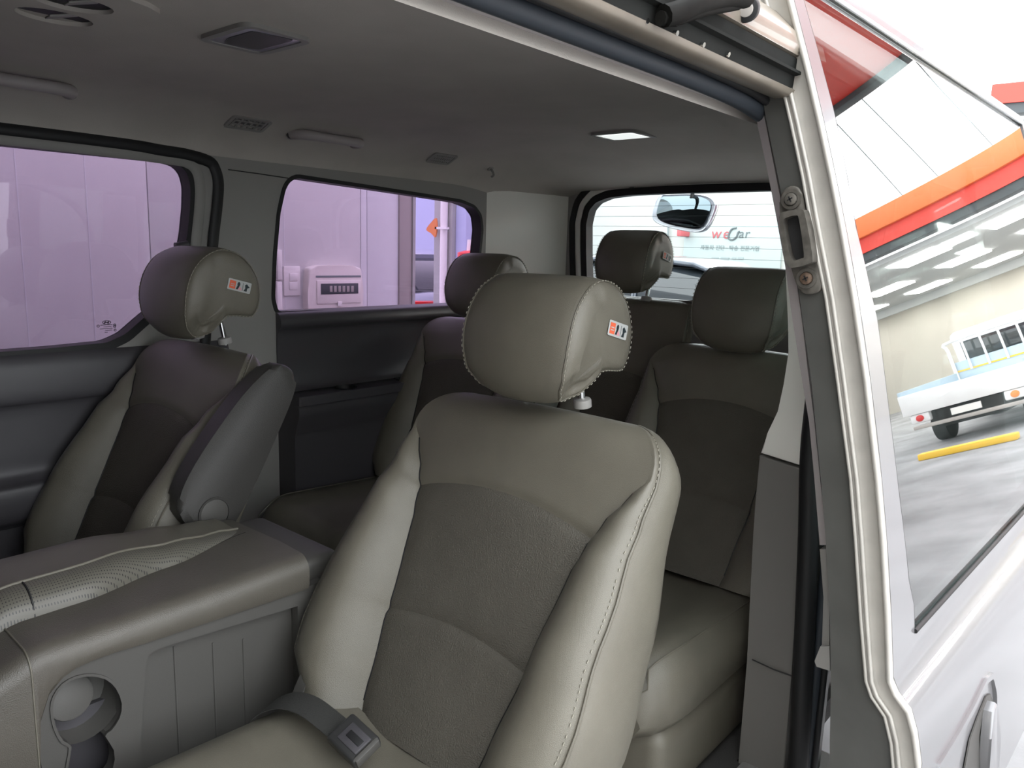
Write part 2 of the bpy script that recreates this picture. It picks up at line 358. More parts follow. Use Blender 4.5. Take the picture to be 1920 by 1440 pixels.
# ledge with two cup holders
lz = 1.02
cups = [(-.725, 1.59), (-.725, 1.86)]
def circ(c, r, n=24): return [(c[0]+r*cos(2*pi*k/n), c[1]+r*sin(2*pi*k/n)) for k in range(n)]
ledge = struct(plate('trim_4', rounded([(-.79, 1.375), (-.675, 1.375), (-.675, 2.6), (-.79, 2.6)], .012, 3), [circ(c, .036) for c in cups], XY(lz), -.03, 0, 'darktrim'), 'dark armrest ledge along the rear side wall with two round cup wells')
for c in cups:
    loft('cup_well', [[Vector((x, y, z)) for x, y in circ(c, r)] for z, r in [(lz+.003, .041), (lz+.004, .037), (lz, .035), (lz-.07, .031)]], 'rubber', ledge, caps=(False, True))
quarter2 = struct(extr('trim_5', [(XL-.02, .995)] + sm([(-.70, .992), (-.682, .985), (-.68, .96), (-.69, .93), (-.70, .90), (-.705, .86), (-.705, .62), (-.705, ZF)]) + [(XL-.02, ZF)], 1.375, 2.6, 'darktrim', n=2), 'dark lower side panel behind the far seat')
# seam between pillar cover and headliner
struct(tube('trim_6', [at(428, 318, 0, XL+.001), at(480, 325, 0, XL+.001), at(540, 334, 0, XL+.001)], .0016, 'rubber', n=6), 'thin dark seam above the centre pillar cover')
# ---- back wall (tailgate) with rear window
px_r = lambda u, v, y=YB: (lambda p: (p.x, p.z))(at(u, v, 1, y))
tl = [px_r(*p) for p in [(1240, 363), (1180, 366), (1140, 371), (1118, 380), (1106, 394), (1100, 420), (1100, 470), (1102, 540)]]
zbot = 1.325
half = tl + [(tl[-1][0]+.01, zbot)]
right = [(-x, z) for x, z in reversed(half)]
rw = rounded(half + right, .01, 2)
wall_back = struct(plate('wall_back', [(-.82, ZF), (.82, ZF), (.82, 1.79), (-.82, 1.79)], [offset(rw, .02)], XZ(YB), 0, .05, 'trim'), 'grey tailgate trim around the rear window')
win3 = struct(plate('window_3', offset(rw, .015), [], XZ(YB+.04), 0, .004, 'rearglass'), 'clear greenish rear window of the tailgate')
ring_strip('window_frame', rw, offset(rw, .03), XZ(YB), -.004, .045, 'rubber', win3)
ring_strip('inner_frame', offset(rw, .03), offset(rw, .055), XZ(YB), -.008, .02, 'lighttrim', win3)
ring_strip('outer_seal', offset(rw, .055), offset(rw, .082), XZ(YB), -.014, .01, 'rubber', win3)
for k in range(9):
    z = 1.37+.04*k
    tube('defroster_line', [Vector((-.56, YB+.037, z)), Vector((.56, YB+.037, z))], .0006, 'palegrey', win3, n=4)
# rounded rear corner pillar
def corner(sx):
    prof = [(sx*.80, 2.36), (sx*.785, 2.44), (sx*.765, 2.52), (sx*.745, 2.58), (sx*.715, 2.64), (sx*.68, 2.69), (sx*.655, 2.72), (sx*.655, 2.76), (sx*.84, 2.76), (sx*.84, 2.36)]
    pr = [prof[0]]+[(p.x, p.y) for p in smooth_open([Vector((*q, 0)) for q in prof[:7]], 3)]+prof[7:]
    return [[Vector((x, y, z)) for x, y in pr] for z in lin(ZF, 1.80, 3)]
struct(loft('trim_7', corner(-1), 'lighttrim'), 'pale rounded corner pillar cover beside the rear window')
struct(loft('trim_8', corner(1), 'lighttrim'), 'pale rear corner pillar cover on the near side behind the open door')
# ---- near side: header of the door opening
hdr = struct(extr('trim_9', sm([(.775, 1.752), (.785, 1.742), (.80, 1.736), (.814, 1.738), (.818, 1.748)], 3) + [(.80, 1.775)], -.3, 1.22, 'pinktrim', n=2), 'pale headliner edge strip along the open door header')
def bend(x0, z0, r0=.0):   # header line that turns down into the rear jamb
    return [Vector((x0, -.3, z0)), Vector((x0, .6, z0)), Vector((x0, 1.05, z0-.001)), Vector((x0+.002, 1.22, z0-.012)), Vector((x0+.008, 1.34, z0-.045)), Vector((x0+.02, 1.43, z0-.10)), Vector((x0+.035, 1.49, z0-.19)), Vector((x0+.06, 1.52, z0-.35)), Vector((x0+.085, 1.53, z0-.6)), Vector((x0+.085, 1.535, ZF))]
struct(tube('trim_10', smooth_open(bend(.833, 1.741), 5), .0135, 'bluerubber', n=12), 'dark rubber door seal around the open doorway')
struct(tube('trim_11', smooth_open(bend(.850, 1.752), 5), .007, 'rubber', n=8), 'black groove beside the door seal')
struct(extr('trim_12', sm([(.846, 1.757), (.855, 1.748), (.868, 1.743), (.884, 1.742), (.894, 1.745), (.898, 1.752)], 3) + [(.86, 1.775)], -.3, 1.75, 'beigepaint', n=2), 'dusty beige painted edge of the roof rail')
struct(extr('trim_13', [(.885, 1.752), (.894, 1.752), (.896, 1.772), (.906, 1.773), (.906, 1.777), (.897, 1.779), (.898, 1.797), (.88, 1.797)], -.3, 1.6, 'raildark', n=2, sharp=20), 'dark upper guide channel of the sliding door')
struct(extr('trim_14', [(.80, 1.79), (.885, 1.796), (.901, 1.80), (.903, 1.812), (.895, 1.835), (.86, 1.87), (.80, 1.90)], -.3, 2.8, 'beigepaint', n=2), 'dusty painted roof edge above the guide channel')
for k, (u, v) in enumerate([(1212, 38), (1268, 61), (1318, 83), (1365, 101)]):
    p = at(u, v, 0, .897); disc('screw', p+Vector((-.002, 0, 0)), (1, 0, -.3), .0032, .004, 'chrome', bpy.data.objects['trim_13'], n=10)
# ---- near side rear jamb (inner quarter trim)
pj = lambda u, v, y=1.54: (lambda p: (p.x, p.z))(at(u, v, 1, y))
upL = [pj(*p) for p in [(1476, 500), (1481, 600), (1482, 660), (1477, 720), (1462, 770), (1442, 812), (1429, 848)]]
upR = [pj(*p) for p in [(1505, 872), (1520, 800), (1520, 700), (1512, 500)]]
jam = struct(prism('trim_15', [(upL[0][0]+.0, 1.70)]+upL+upR+[(upR[-1][0]-.03, 1.70)], XZ(1.56), .12, -.03, 'lighttrim', r=.02, seg=4), 'pale upper quarter trim widening down beside the open doorway')
loL = [pj(*p) for p in [(1427, 853), (1421, 930), (1416, 1000), (1410, 1120), (1404, 1240), (1390, 1440)]]
loR = [pj(*p) for p in [(1473, 1440), (1488, 1250), (1497, 1100), (1505, 877)]]
jam2 = struct(prism('trim_16', loL+[(loL[-1][0]-.01, ZF)]+[(loR[0][0]-.01, ZF)]+loR, XZ(1.56), .14, -.03, 'jambtrim', r=.022, seg=4), 'grey lower quarter trim beside the open doorway')
tube('seam', [at(1411, 1236, 1, 1.524)+Vector((0, -.002, 0)), at(1450, 1254, 1, 1.524)+Vector((0, -.002, 0)), at(1486, 1268, 1, 1.53)], .0015, 'rubber', jam2, n=6)
seal = [at(1520, 850, 1, 1.5), at(1516, 1000, 1, 1.5), at(1508, 1200, 1, 1.5), at(1496, 1440, 1, 1.5)]
struct(tube('trim_17', smooth_open([seal[0]+Vector((-.012, .03, .35)), seal[0]+Vector((0, .0, .12))]+seal+[seal[-1]+Vector((0, .02, -.35))], 4), .02, 'rubber', n=10), 'thick black seal along the rear edge of the doorway')
struct(box('trim_18', (.86, 1.58, .3), (.92, 1.64, 1.72), 'darkpaint', r=.01), 'dark painted body jamb behind the open door')
# near side inner wall behind the jamb
wall_right = struct(plate('wall_right', [(1.60, ZF), (2.7, ZF), (2.7, 1.76), (1.60, 1.76)], [rounded([(1.72, 1.25), (2.5, 1.25), (2.5, 1.68), (1.72, 1.68)], .06, 4)], YZ(.80), 0, .02, 'trim'), 'grey inner side panel behind the open sliding door')
struct(plate('wall_front', [(-1.4, .32), (.05, .32), (.05, 1.80), (-1.4, 1.80)], [rounded([(-1.25, 1.15), (-.15, 1.2), (-.15, 1.68), (-.9, 1.68)], .05, 3)], YZ(.82), 0, .06, 'darktrim'), 'front door side ahead of the opening')
struct(plate('window_4', rounded([(-1.27, 1.14), (-.13, 1.18), (-.13, 1.70), (-.9, 1.70)], .05, 3), [], YZ(.84), 0, .004, 'darktint'), 'tinted front door glass ahead of the opening')
struct(plate('wall_cab', [(-.82, ZF), (.82, ZF), (.82, 1.85), (-.82, 1.85)], [rounded([(-.7, 1.2), (.7, 1.2), (.66, 1.72), (-.66, 1.72)], .06, 3)], XZ(-1.4), -.05, 0, 'darktrim'), 'dark cab front with the windscreen opening')
struct(plate('window_5', rounded([(-.72, 1.18), (.72, 1.18), (.68, 1.74), (-.68, 1.74)], .06, 3), [], XZ(-1.43), -.004, 0, 'darktint'), 'tinted windscreen of the van')
struct(box('trim_19', (.78, -.1, .30), (.95, 1.7, ZF+.01), 'trim', r=.012), 'grey step sill of the doorway')

# ================================================================== OUTER BODY (behind the open door)
DK = (-.12, -.25, 1.03)
def xp(z):  # outer profile of the open door at its front edge
    if z > .872: t = z-1.4; return DK[0]*t*t+DK[1]*t+DK[2]
    return interp([.60, .751, .799, .831, .851, .872], [1.195, 1.182, 1.171, 1.159, 1.139, xp(.8721)], z)
YD = 1.2; TY = tan(radians(2.5))
def dpt(z, y, d=0.0):     # point on the open door's outer skin, d = outward
    sl = (xp(z+.004)-xp(z-.004))/.008; n = Vector((1, -TY, -sl)).normalized()
    return Vector((xp(z)+TY*(y-YD), y, z)) + n*d
body = thing('van_body_side', 'silver rear quarter of the van hidden behind the open sliding door', 'van', (.9, 2.0, .3))
def bpt(z, y): return Vector((xp(z)-.10, y, z))
bz = [.34, .5, .7, .83, .9, 1.0, 1.1, 1.18]
loft('lower_panel', [[bpt(z, y) for y in lin(1.62, 2.9, 8)] for z in bz], 'silver', body, closed=False)
loft('upper_panel', [[bpt(z, y) for y in lin(1.62, 2.9, 8)] for z in lin(1.70, 1.76, 3)], 'silver', body, closed=False)
loft('front_post', [[bpt(z, y) for y in lin(1.62, 1.70, 3)] for z in lin(1.18, 1.70, 7)], 'silver', body, closed=False)
loft('rear_post', [[bpt(z, y) for y in lin(2.78, 2.9, 3)] for z in lin(1.18, 1.70, 7)], 'silver', body, closed=False)
loft('quarter_glass', [[bpt(z, y) for y in lin(1.70, 2.78, 8)] for z in lin(1.18, 1.70, 9)], 'quarterglass', body, closed=False)

# ================================================================== SLIDING DOOR (open, near side)
door = thing('sliding_door', 'silver sliding door standing open on the near side, its glass reflecting a workshop', 'door', (1.1, 1.3, .35))
YE = 3.0
def door_hit(u, v):
    r = ray(u, v); t = .6; last = None
    while t < 8:
        p = CAM_POS + r*t
        if p.z > .3 and p.x - (xp(p.z)+TY*(p.y-YD)) < 0: return p
        t += .002
    return None
# glass outline in (z, y) on the skin
gl = [door_hit(*p) for p in [(1507, 0), (1535, 100), (1567, 222), (1589, 334), (1604, 420), (1624, 506), (1645, 600), (1666, 758), (1683, 900), (1693, 975), (1702, 1069), (1714, 1140)]]
gfy = lambda z: interp([p.z for p in reversed(gl)], [p.y for p in reversed(gl)], z)
GZ0, GZ1 = .905, 1.935
def skin(name, z0, z1, y0, y1, m, nz=14, ny=10, d=0.0, back=.004):
    zs = lin(z0, z1, nz); rings = []
    for z in zs:
        a = y0(z) if callable(y0) else y0; b = y1(z) if callable(y1) else y1
        rings.append([dpt(z, y, d) for y in lin(a, b, ny)] + [dpt(z, y, d-back) for y in reversed(lin(a, b, ny))])
    return loft(name, rings, m, door, sharp=25)
glass_o = skin('glass', GZ0, GZ1, gfy, YE-.04, 'doorglass', 24, 14, d=-.004, back=.004)
fzs = [.36, .45, .6, .70, .751, .775, .799, .815, .831, .841, .851, .862, .872, .89, GZ0]
rings = [[dpt(z, y) for y in lin(YD+.016, YE, 10)] + [dpt(z, y, -.03) for y in reversed(lin(YD+.016, YE, 10))] for z in fzs]
loft('door_panel', rings, 'silver', door, sharp=50)
skin('front_frame', GZ0, 1.965, YD+.016, lambda z: gfy(min(z, GZ1))-.002, 'silver', 24, 4, back=.03)
skin('rear_frame', GZ0, 1.965, YE-.04, YE, 'silver', 20, 3, back=.03)
skin('top_frame', GZ1+.004, 1.965, lambda z: gfy(GZ1)-.002, YE-.04, 'silver', 5, 10, back=.03)
tube('glass_top_molding', [dpt(GZ1+.002, y, .002) for y in lin(gfy(GZ1), YE-.04, 12)], .004, 'chrome', door, n=8)
tube('glass_bottom_seal', [dpt(GZ0+.002, y, .001) for y in lin(gfy(GZ0)-.003, YE-.04, 12)], .004, 'rubber', door, n=8)
tube('glass_front_seal', [dpt(z, gfy(z)-.001, -.002) for z in lin(GZ0, GZ1, 24)], .0022, 'rubber', door, n=6)
# folded edge (flange) facing forward
pyd = lambda u, v, y=YD: at(u, v, 1, y)
fo_px = [(1468, 0), (1507, 117), (1534, 229), (1558, 331), (1577, 432), (1593, 560), (1618, 717), (1640, 900), (1650, 1012), (1661, 1162), (1667, 1279), (1680, 1305), (1704, 1337), (1716, 1380), (1723, 1440)]
fi_px = [(1422, 0), (1455, 117), (1482, 229), (1504, 331), (1522, 432), (1548, 560), (1570, 717), (1594, 900), (1603, 1012), (1613, 1162), (1623, 1279), (1633, 1308), (1658, 1345), (1670, 1395), (1674, 1440)]
di_px = [(1398, 0), (1411, 117), (1432, 229), (1453, 331), (1473, 432), (1494, 560), (1516, 717), (1534, 900), (1543, 1012), (1551, 1162), (1553, 1279), (1553, 1308), (1552, 1345), (1551, 1395), (1551, 1440)]
fo = [pyd(*p) for p in fo_px]; fi = [pyd(*p) for p in fi_px]; di = [pyd(*p) for p in di_px]
for L in (fo, fi, di):
    d = (L[0]-L[1]).normalized(); L.insert(0, L[0]+d*.05); L.append(L[-1]+Vector((.004, 0, -.42)))
for i in range(len(fo)): fo[i] = Vector((xp(fo[i].z), YD, fo[i].z))
def strip(name, A, B, ya, yb, m, th=.02, extra=None):
    rings = []
    for a, b in zip(A, B):
        a = Vector((a.x, a.y+ya, a.z)); b = Vector((b.x, b.y+yb, b.z)); c1 = a*.35+b*.65; c2 = a*.65+b*.35
        if extra: c1 = c1+Vector((0, extra, 0)); c2 = c2+Vector((0, extra, 0))
        rings.append([a, c2, c1, b, b+Vector((0, th, 0)), a+Vector((0, th, 0))])
    return loft(name, rings, m, door, sharp=30)
strip('edge_flange', fo, fi, 0, .004, 'edgepaint', .03, .004)
tube('flange_bead', [p+Vector((-.002, .001, 0)) for p in fo], .0045, 'edgepaint', door, n=8)
tube('flange_ridge', [p*.22+q*.78+Vector((0, .002, 0)) for p, q in zip(fo, fi)], .0035, 'edgepaint', door, n=8)
tube('flange_lip', [p+Vector((0, .003, 0)) for p in fi], .003, 'edgepaint', door, n=8)
strip('inner_edge', fi, di, .006, .012, 'darkpaint', .04)
# inner trim board seen edge-on
st_px = [(1412, 150), (1420, 233), (1437, 311), (1456, 410), (1472, 498), (1486, 600), (1499, 682), (1517, 792), (1527, 900), (1537, 1022)]
sr_px = [(1415, 150), (1433, 233), (1452, 331), (1472, 432), (1487, 505), (1502, 610), (1510, 682), (1524, 792), (1535, 900), (1548, 1022)]
sa = [pyd(u, v, YD+.03) for u, v in st_px]; sb = [pyd(u+3, v, YD+.02) for u, v in sr_px]
loft('inner_trim', [[a, b, b+Vector((0, .06, 0)), a+Vector((0, .06, 0))] for a, b in zip(sa, sb)], 'pinktrim', door, sharp=30)
lw = [(pyd(1537, 1030, YD+.03), pyd(1552, 1030, YD+.02)), (pyd(1544, 1120, YD+.03), pyd(1555, 1120, YD+.02)), (pyd(1541, 1210, YD+.03), pyd(1555, 1210, YD+.02))]
loft('lower_trim', [[a, b, b+Vector((0, .05, 0)), a+Vector((0, .05, 0))] for a, b in lw], 'trim', door, sharp=30)
ft = [(pyd(1538, 1212, YD+.025), pyd(1555, 1212, YD+.015)), (pyd(1527, 1240, YD+.025), pyd(1556, 1246, YD+.015)), (pyd(1531, 1250, YD+.025), pyd(1556, 1258, YD+.015))]
loft('trim_foot', [[a, b, b+Vector((0, .05, 0)), a+Vector((0, .05, 0))] for a, b in ft], 'trim', door, sharp=30)
# inner skin of the door
loft('inner_panel', [[Vector((xp(z)-.06+TY*(y-YD), y, z)) for y in lin(YD+.03, YE, 6)] for z in (.36, .5, .7, .9)], 'darktrim', door, closed=False)
# door catch (guide) with two screws
cpx = lambda u, v, y=YD+.004: at(u, v, 1, y)
base_o = [(1465, 365), (1478, 350), (1496, 350), (1506, 365), (1512, 400), (1530, 480), (1542, 530), (1535, 548), (1512, 552), (1498, 540), (1484, 500), (1468, 430), (1463, 390)]
bo = [(lambda p: (p.x, p.z))(cpx(*p)) for p in base_o]
prism('catch_plate', smooth_closed(bo, 3), XZ(YD+.008), 0, -.007, 'catch', door, r=.003, seg=2)
so = [(lambda p: (p.x, p.z))(at(u, v, 1, YD-.02)) for u, v in [(1462, 408), (1472, 397), (1500, 393), (1510, 402), (1524, 480), (1518, 494), (1488, 502), (1476, 496), (1468, 462)]]
si = [(lambda p: (p.x, p.z))(at(u, v, 1, YD-.02)) for u, v in [(1470, 416), (1477, 408), (1493, 404), (1499, 412), (1508, 476), (1504, 484), (1490, 488), (1483, 482), (1476, 456)]]
so, si = smooth_closed(so, 3), smooth_closed(si, 3)
ring_strip('catch_rim', si, so, XZ(YD), -.022, .004, 'catch', door)
prism('catch_slot', si, XZ(YD), -.006, -.004, 'rubber', door)
for (u, v, m) in [(1484, 374, 'catch'), (1513, 522, 'rust')]:
    c = cpx(u, v, YD); sc = disc('screw', c+Vector((0, -.002, 0)), (0, -1, 0), .0095, .005, m, door, bev=.002)
    ring_strip('washer', circ((c.x, c.z), .0105, 24), circ((c.x, c.z), .0155, 24), XZ(YD), -.003, .002, 'catch', door)
    for a in (0, pi/2): obox('screw_cross', c+Vector((0, -.0072, 0)), [(cos(a+.5), 0, sin(a+.5)), (0, 1, 0), (-sin(a+.5), 0, cos(a+.5))], (.0045, .0005, .0011), 'rubber', sc)
# upper roller arm
armp = [at(1245, 30, 0, .91), at(1272, 22, 0, .915), at(1310, 5, 0, .92), at(1360, -6, 0, .92), at(1398, -4, 0, .92)]
tube('roller_arm', smooth_open(armp, 5), .0125, 'blacksteel', door, n=10)
tube('roller_bracket', [at(1238, 34, 0, .908), at(1266, 36, 0, .91), at(1318, 18, 0, .915), at(1385, 6, 0, .915)], .008, 'blacksteel', door, n=8)
kc = at(1399, 17, 0, .905)
kdir = (CAM_POS-kc).normalized(); kdir = Vector((kdir.x*.8, kdir.y, kdir.z)).normalized()
disc('roller', kc-kdir*.02, kdir, .0165, .028, 'rubber', door, bev=.004)
disc('roller_hub', kc+kdir*.007, kdir, .0095, .004, 'brownpost', door, bev=.001)
# outside handle in its recess
h0 = door_hit(1850, 1330)
hz, hy = h0.z, h0.y
def hp(a, b, d): return dpt(b, a, d)
hout = [(lambda p: (p.y, p.z))(door_hit(u, v)) for u, v in [(1752, 1436), (1790, 1375), (1822, 1318), (1846, 1268), (1858, 1258), (1864, 1285), (1866, 1350), (1866, 1436)]]
hout = hout + [(hout[-1][0]+.02, hout[-1][1]-.05), (hout[0][0]-.0, hout[0][1]-.06)]
ho = rounded(hout, .012, 3)
ring_strip('handle_surround', offset(ho, -.012), ho, hp, -.002, .006, 'silver', door)
hh = lambda L: [(lambda p: (p.y, p.z))(door_hit(u, v)) for u, v in L]
rc_ = hh([(1806, 1436), (1816, 1385), (1830, 1345), (1846, 1305), (1854, 1300), (1860, 1320), (1862, 1380), (1862, 1436)]); rc_ = rc_+[(rc_[-1][0], rc_[-1][1]-.06), (rc_[0][0], rc_[0][1]-.06)]
prism('handle_recess_shade', rc_, hp, .0005, .003, 'contrim', door)  # raised dark sheet painting the shadow inside the handle recess
lv = hh([(1834, 1436), (1836, 1380), (1841, 1330), (1847, 1312), (1851, 1330), (1855, 1380), (1856, 1436)]); lv = lv+[(lv[-1][0], lv[-1][1]-.05), (lv[0][0], lv[0][1]-.05)]
prism('handle_lever', lv, hp, .002, .020, 'silver', door, r=.005)

# ================================================================== SEATS
def seat_back(parent, O, rec, H, hw, D=.15, bol=.055, seam1=.465, seam2=.215, tbs=None, wtop=None, flat_top=False, stitch=True, panel='fabric', skin_m='leather'):
    """backrest shell: O = crease point on the centre line, rec = recline; returns S(x,h,lift) point on the front"""
    eu = Vector((0, sin(rec), cos(rec))); en = Vector((0, -cos(rec), sin(rec))); O = Vector(O); ex = Vector((1, 0, 0))
    k = hw/.29
    Rt = .045 if flat_top else .085
    def w(h):
        b = interp([0, .06, .14, .30, H-.16, H], [.26*k, .312*k, .322*k, .312*k, .295*k, .285*k], h)
        if h > H-Rt: s = (h-(H-Rt))/Rt; b -= (.03 if flat_top else .105)*k*(1-sqrt(max(0, 1-s*s*.97)))
        return b
    tA = [(0, .135), (.05, .148), (.215, .168), (.36, .188), (.45, .203), (.49, .22), (.525, .245), (.56, .275)]
    def tb(h): return min(interp([a for a, _ in tA], [b*k for _, b in tA], h), w(h)-.014)
    def bo(h): return bol*interp([0, .08, .22, .40, .48, .56], [1.2, 1.5, 1.4, .95, .5, 0.0], h)
    def depth(h): return D*interp([0, .3, H-.1, H], [1.05, 1, .8, .5], h)
    def fr(h):   # front drop at the top edge
        if h > H-Rt: s = (h-(H-Rt))/Rt; return .055*(1-sqrt(max(0, 1-s*s*.97)))
        return 0
    def dimple(h):  return .012*exp(-((h-.22)/.12)**2) - .010*exp(-((h-seam1)/.05)**2)*0
    def ring(h0):
        pts = []
        h = h0; W_, T, B, d = w(h), tb(h), bo(h), depth(h)
        def hx(x): return h - .032*(x/max(T, .05))**2*exp(-((h-seam1)/.09)**2) - .02*(x/max(T, .05))**2*exp(-((h-seam2)/.05)**2)
        half = []
        for i in range(9):
            x = T*i/8; g = 0
            for sm_ in (seam1, seam2): g += .0045*exp(-((h-sm_)/.008)**2)
            if i == 8 and h < .55: g += .004
            half.append((x, .010*(1-(i/8)**2) - dimple(h)*(1-(i/8)**2) - g - fr(h), hx(x) if abs(x) <= T else h))
        for j in range(1, 11):
            s = j/10; x = T+(W_-.004-T)*s
            n = B*sin(pi/2*min(1, s/.58))
            if s > .58: u = (s-.58)/.42; n -= (.012+.028*min(1, (W_-T)/.1))*(1-sqrt(max(0, 1-u*u*.94)))
            half.append((x, n-fr(h), h + (-.032*exp(-((h-seam1)/.09)**2)-.02*exp(-((h-seam2)/.05)**2))*(1-s)))
        ne = half[-1][1]
        for j in range(1, 6):
            s = j/6; half.append((W_+.010*sin(pi*s), ne+(-d-ne+.02)*s, h))
        half.append((W_-.012, -d+.004, h)); half.append((W_*.6, -d-.01, h))
        full = half + [(0, -d-.014, h)] + [(-x, n, hh) for x, n, hh in reversed(half[1:])]
        return [O+ex*x+en*n+eu*hh for x, n, hh in full]
    hs = sorted(set([0, .03, .06, .09, .12, seam2-.03, seam2-.012, seam2-.005, seam2, seam2+.005, seam2+.012, .16, .185, .25, .28, .31, .35, .39, .42, seam1-.02, seam1-.010, seam1-.004, seam1, seam1+.004, seam1+.010, seam1+.02, .50, .52, .54, .555] + [H-Rt+Rt*sin(pi/2*t/9) for t in range(0, 10)]))
    hs = [h for h in hs if h <= H]
    rings = [ring(h) for h in hs]; n = len(rings[0])
    V = [p for r in rings for p in r]; main = []; cen = []; cen2 = []
    i1 = hs.index(seam1) if seam1 in hs else -1; i2 = hs.index(seam2)
    for i in range(len(rings)-1):
        for c in range(n):
            c2 = (c+1) % n; q = (i*n+c, i*n+c2, (i+1)*n+c2, (i+1)*n+c)
            incen = c < 8 or c >= n-8
            if incen and i < i2: cen2.append(q)
            elif incen and i < i1: cen.append(q)
            else: main.append(q)
    main.append(tuple(range(n))); main.append(tuple((len(rings)-1)*n+c for c in range(n)))
    def sub(name, faces, m, par):
        idx = sorted(set(i for f in faces for i in f)); mp = {a: b for b, a in enumerate(idx)}
        return link(name, [V[i] for i in idx], [tuple(mp[i] for i in f) for f in faces], m, par, 60)
    back = sub('backrest', main, skin_m, parent)
    sub('centre_panel', cen, panel, back); sub('lower_centre_panel', cen2, panel, back)
    if stitch:
        for side in (0, 1):
            e = [rings[i][18 if side == 0 else n-18] for i in range(2, len(rings))]
            off = en*.0015+ex*(.0012 if side == 0 else -.0012)
            tube('edge_piping', [p+off for p in e], .0026, skin_m, back, n=6)
            # stitches along the edge
            V2, F2 = [], []; sp = smooth_open([rings[i][17 if side == 0 else n-17]*.55+rings[i][18 if side == 0 else n-18]*.45+(en*.7+ex*(.7 if side == 0 else -.7))*.0012 for i in range(2, len(rings)-4)], 4); acc = 0
            for a, b in zip(sp, sp[1:]):
                L = (b-a).length; acc += L
                if acc > .0085 and L > 1e-5:
                    acc = 0; d = (b-a).normalized(); q = a; tv, tf = tube_data([q, q+d*.0048], .0009, n=5); base = len(V2); V2 += tv; F2 += [tuple(base+x for x in f) for f in tf]
            st = link('stitching', V2, F2, 'thread', back); st['kind'] = 'stuff'
        for c in (8, n-8):
            tube('seam', [rings[i][c]+en*.0005 for i in range(1, len(rings)) if hs[i] < .55], .0016, 'rubber', back, n=6)
    return eu, en, rings, hs, n

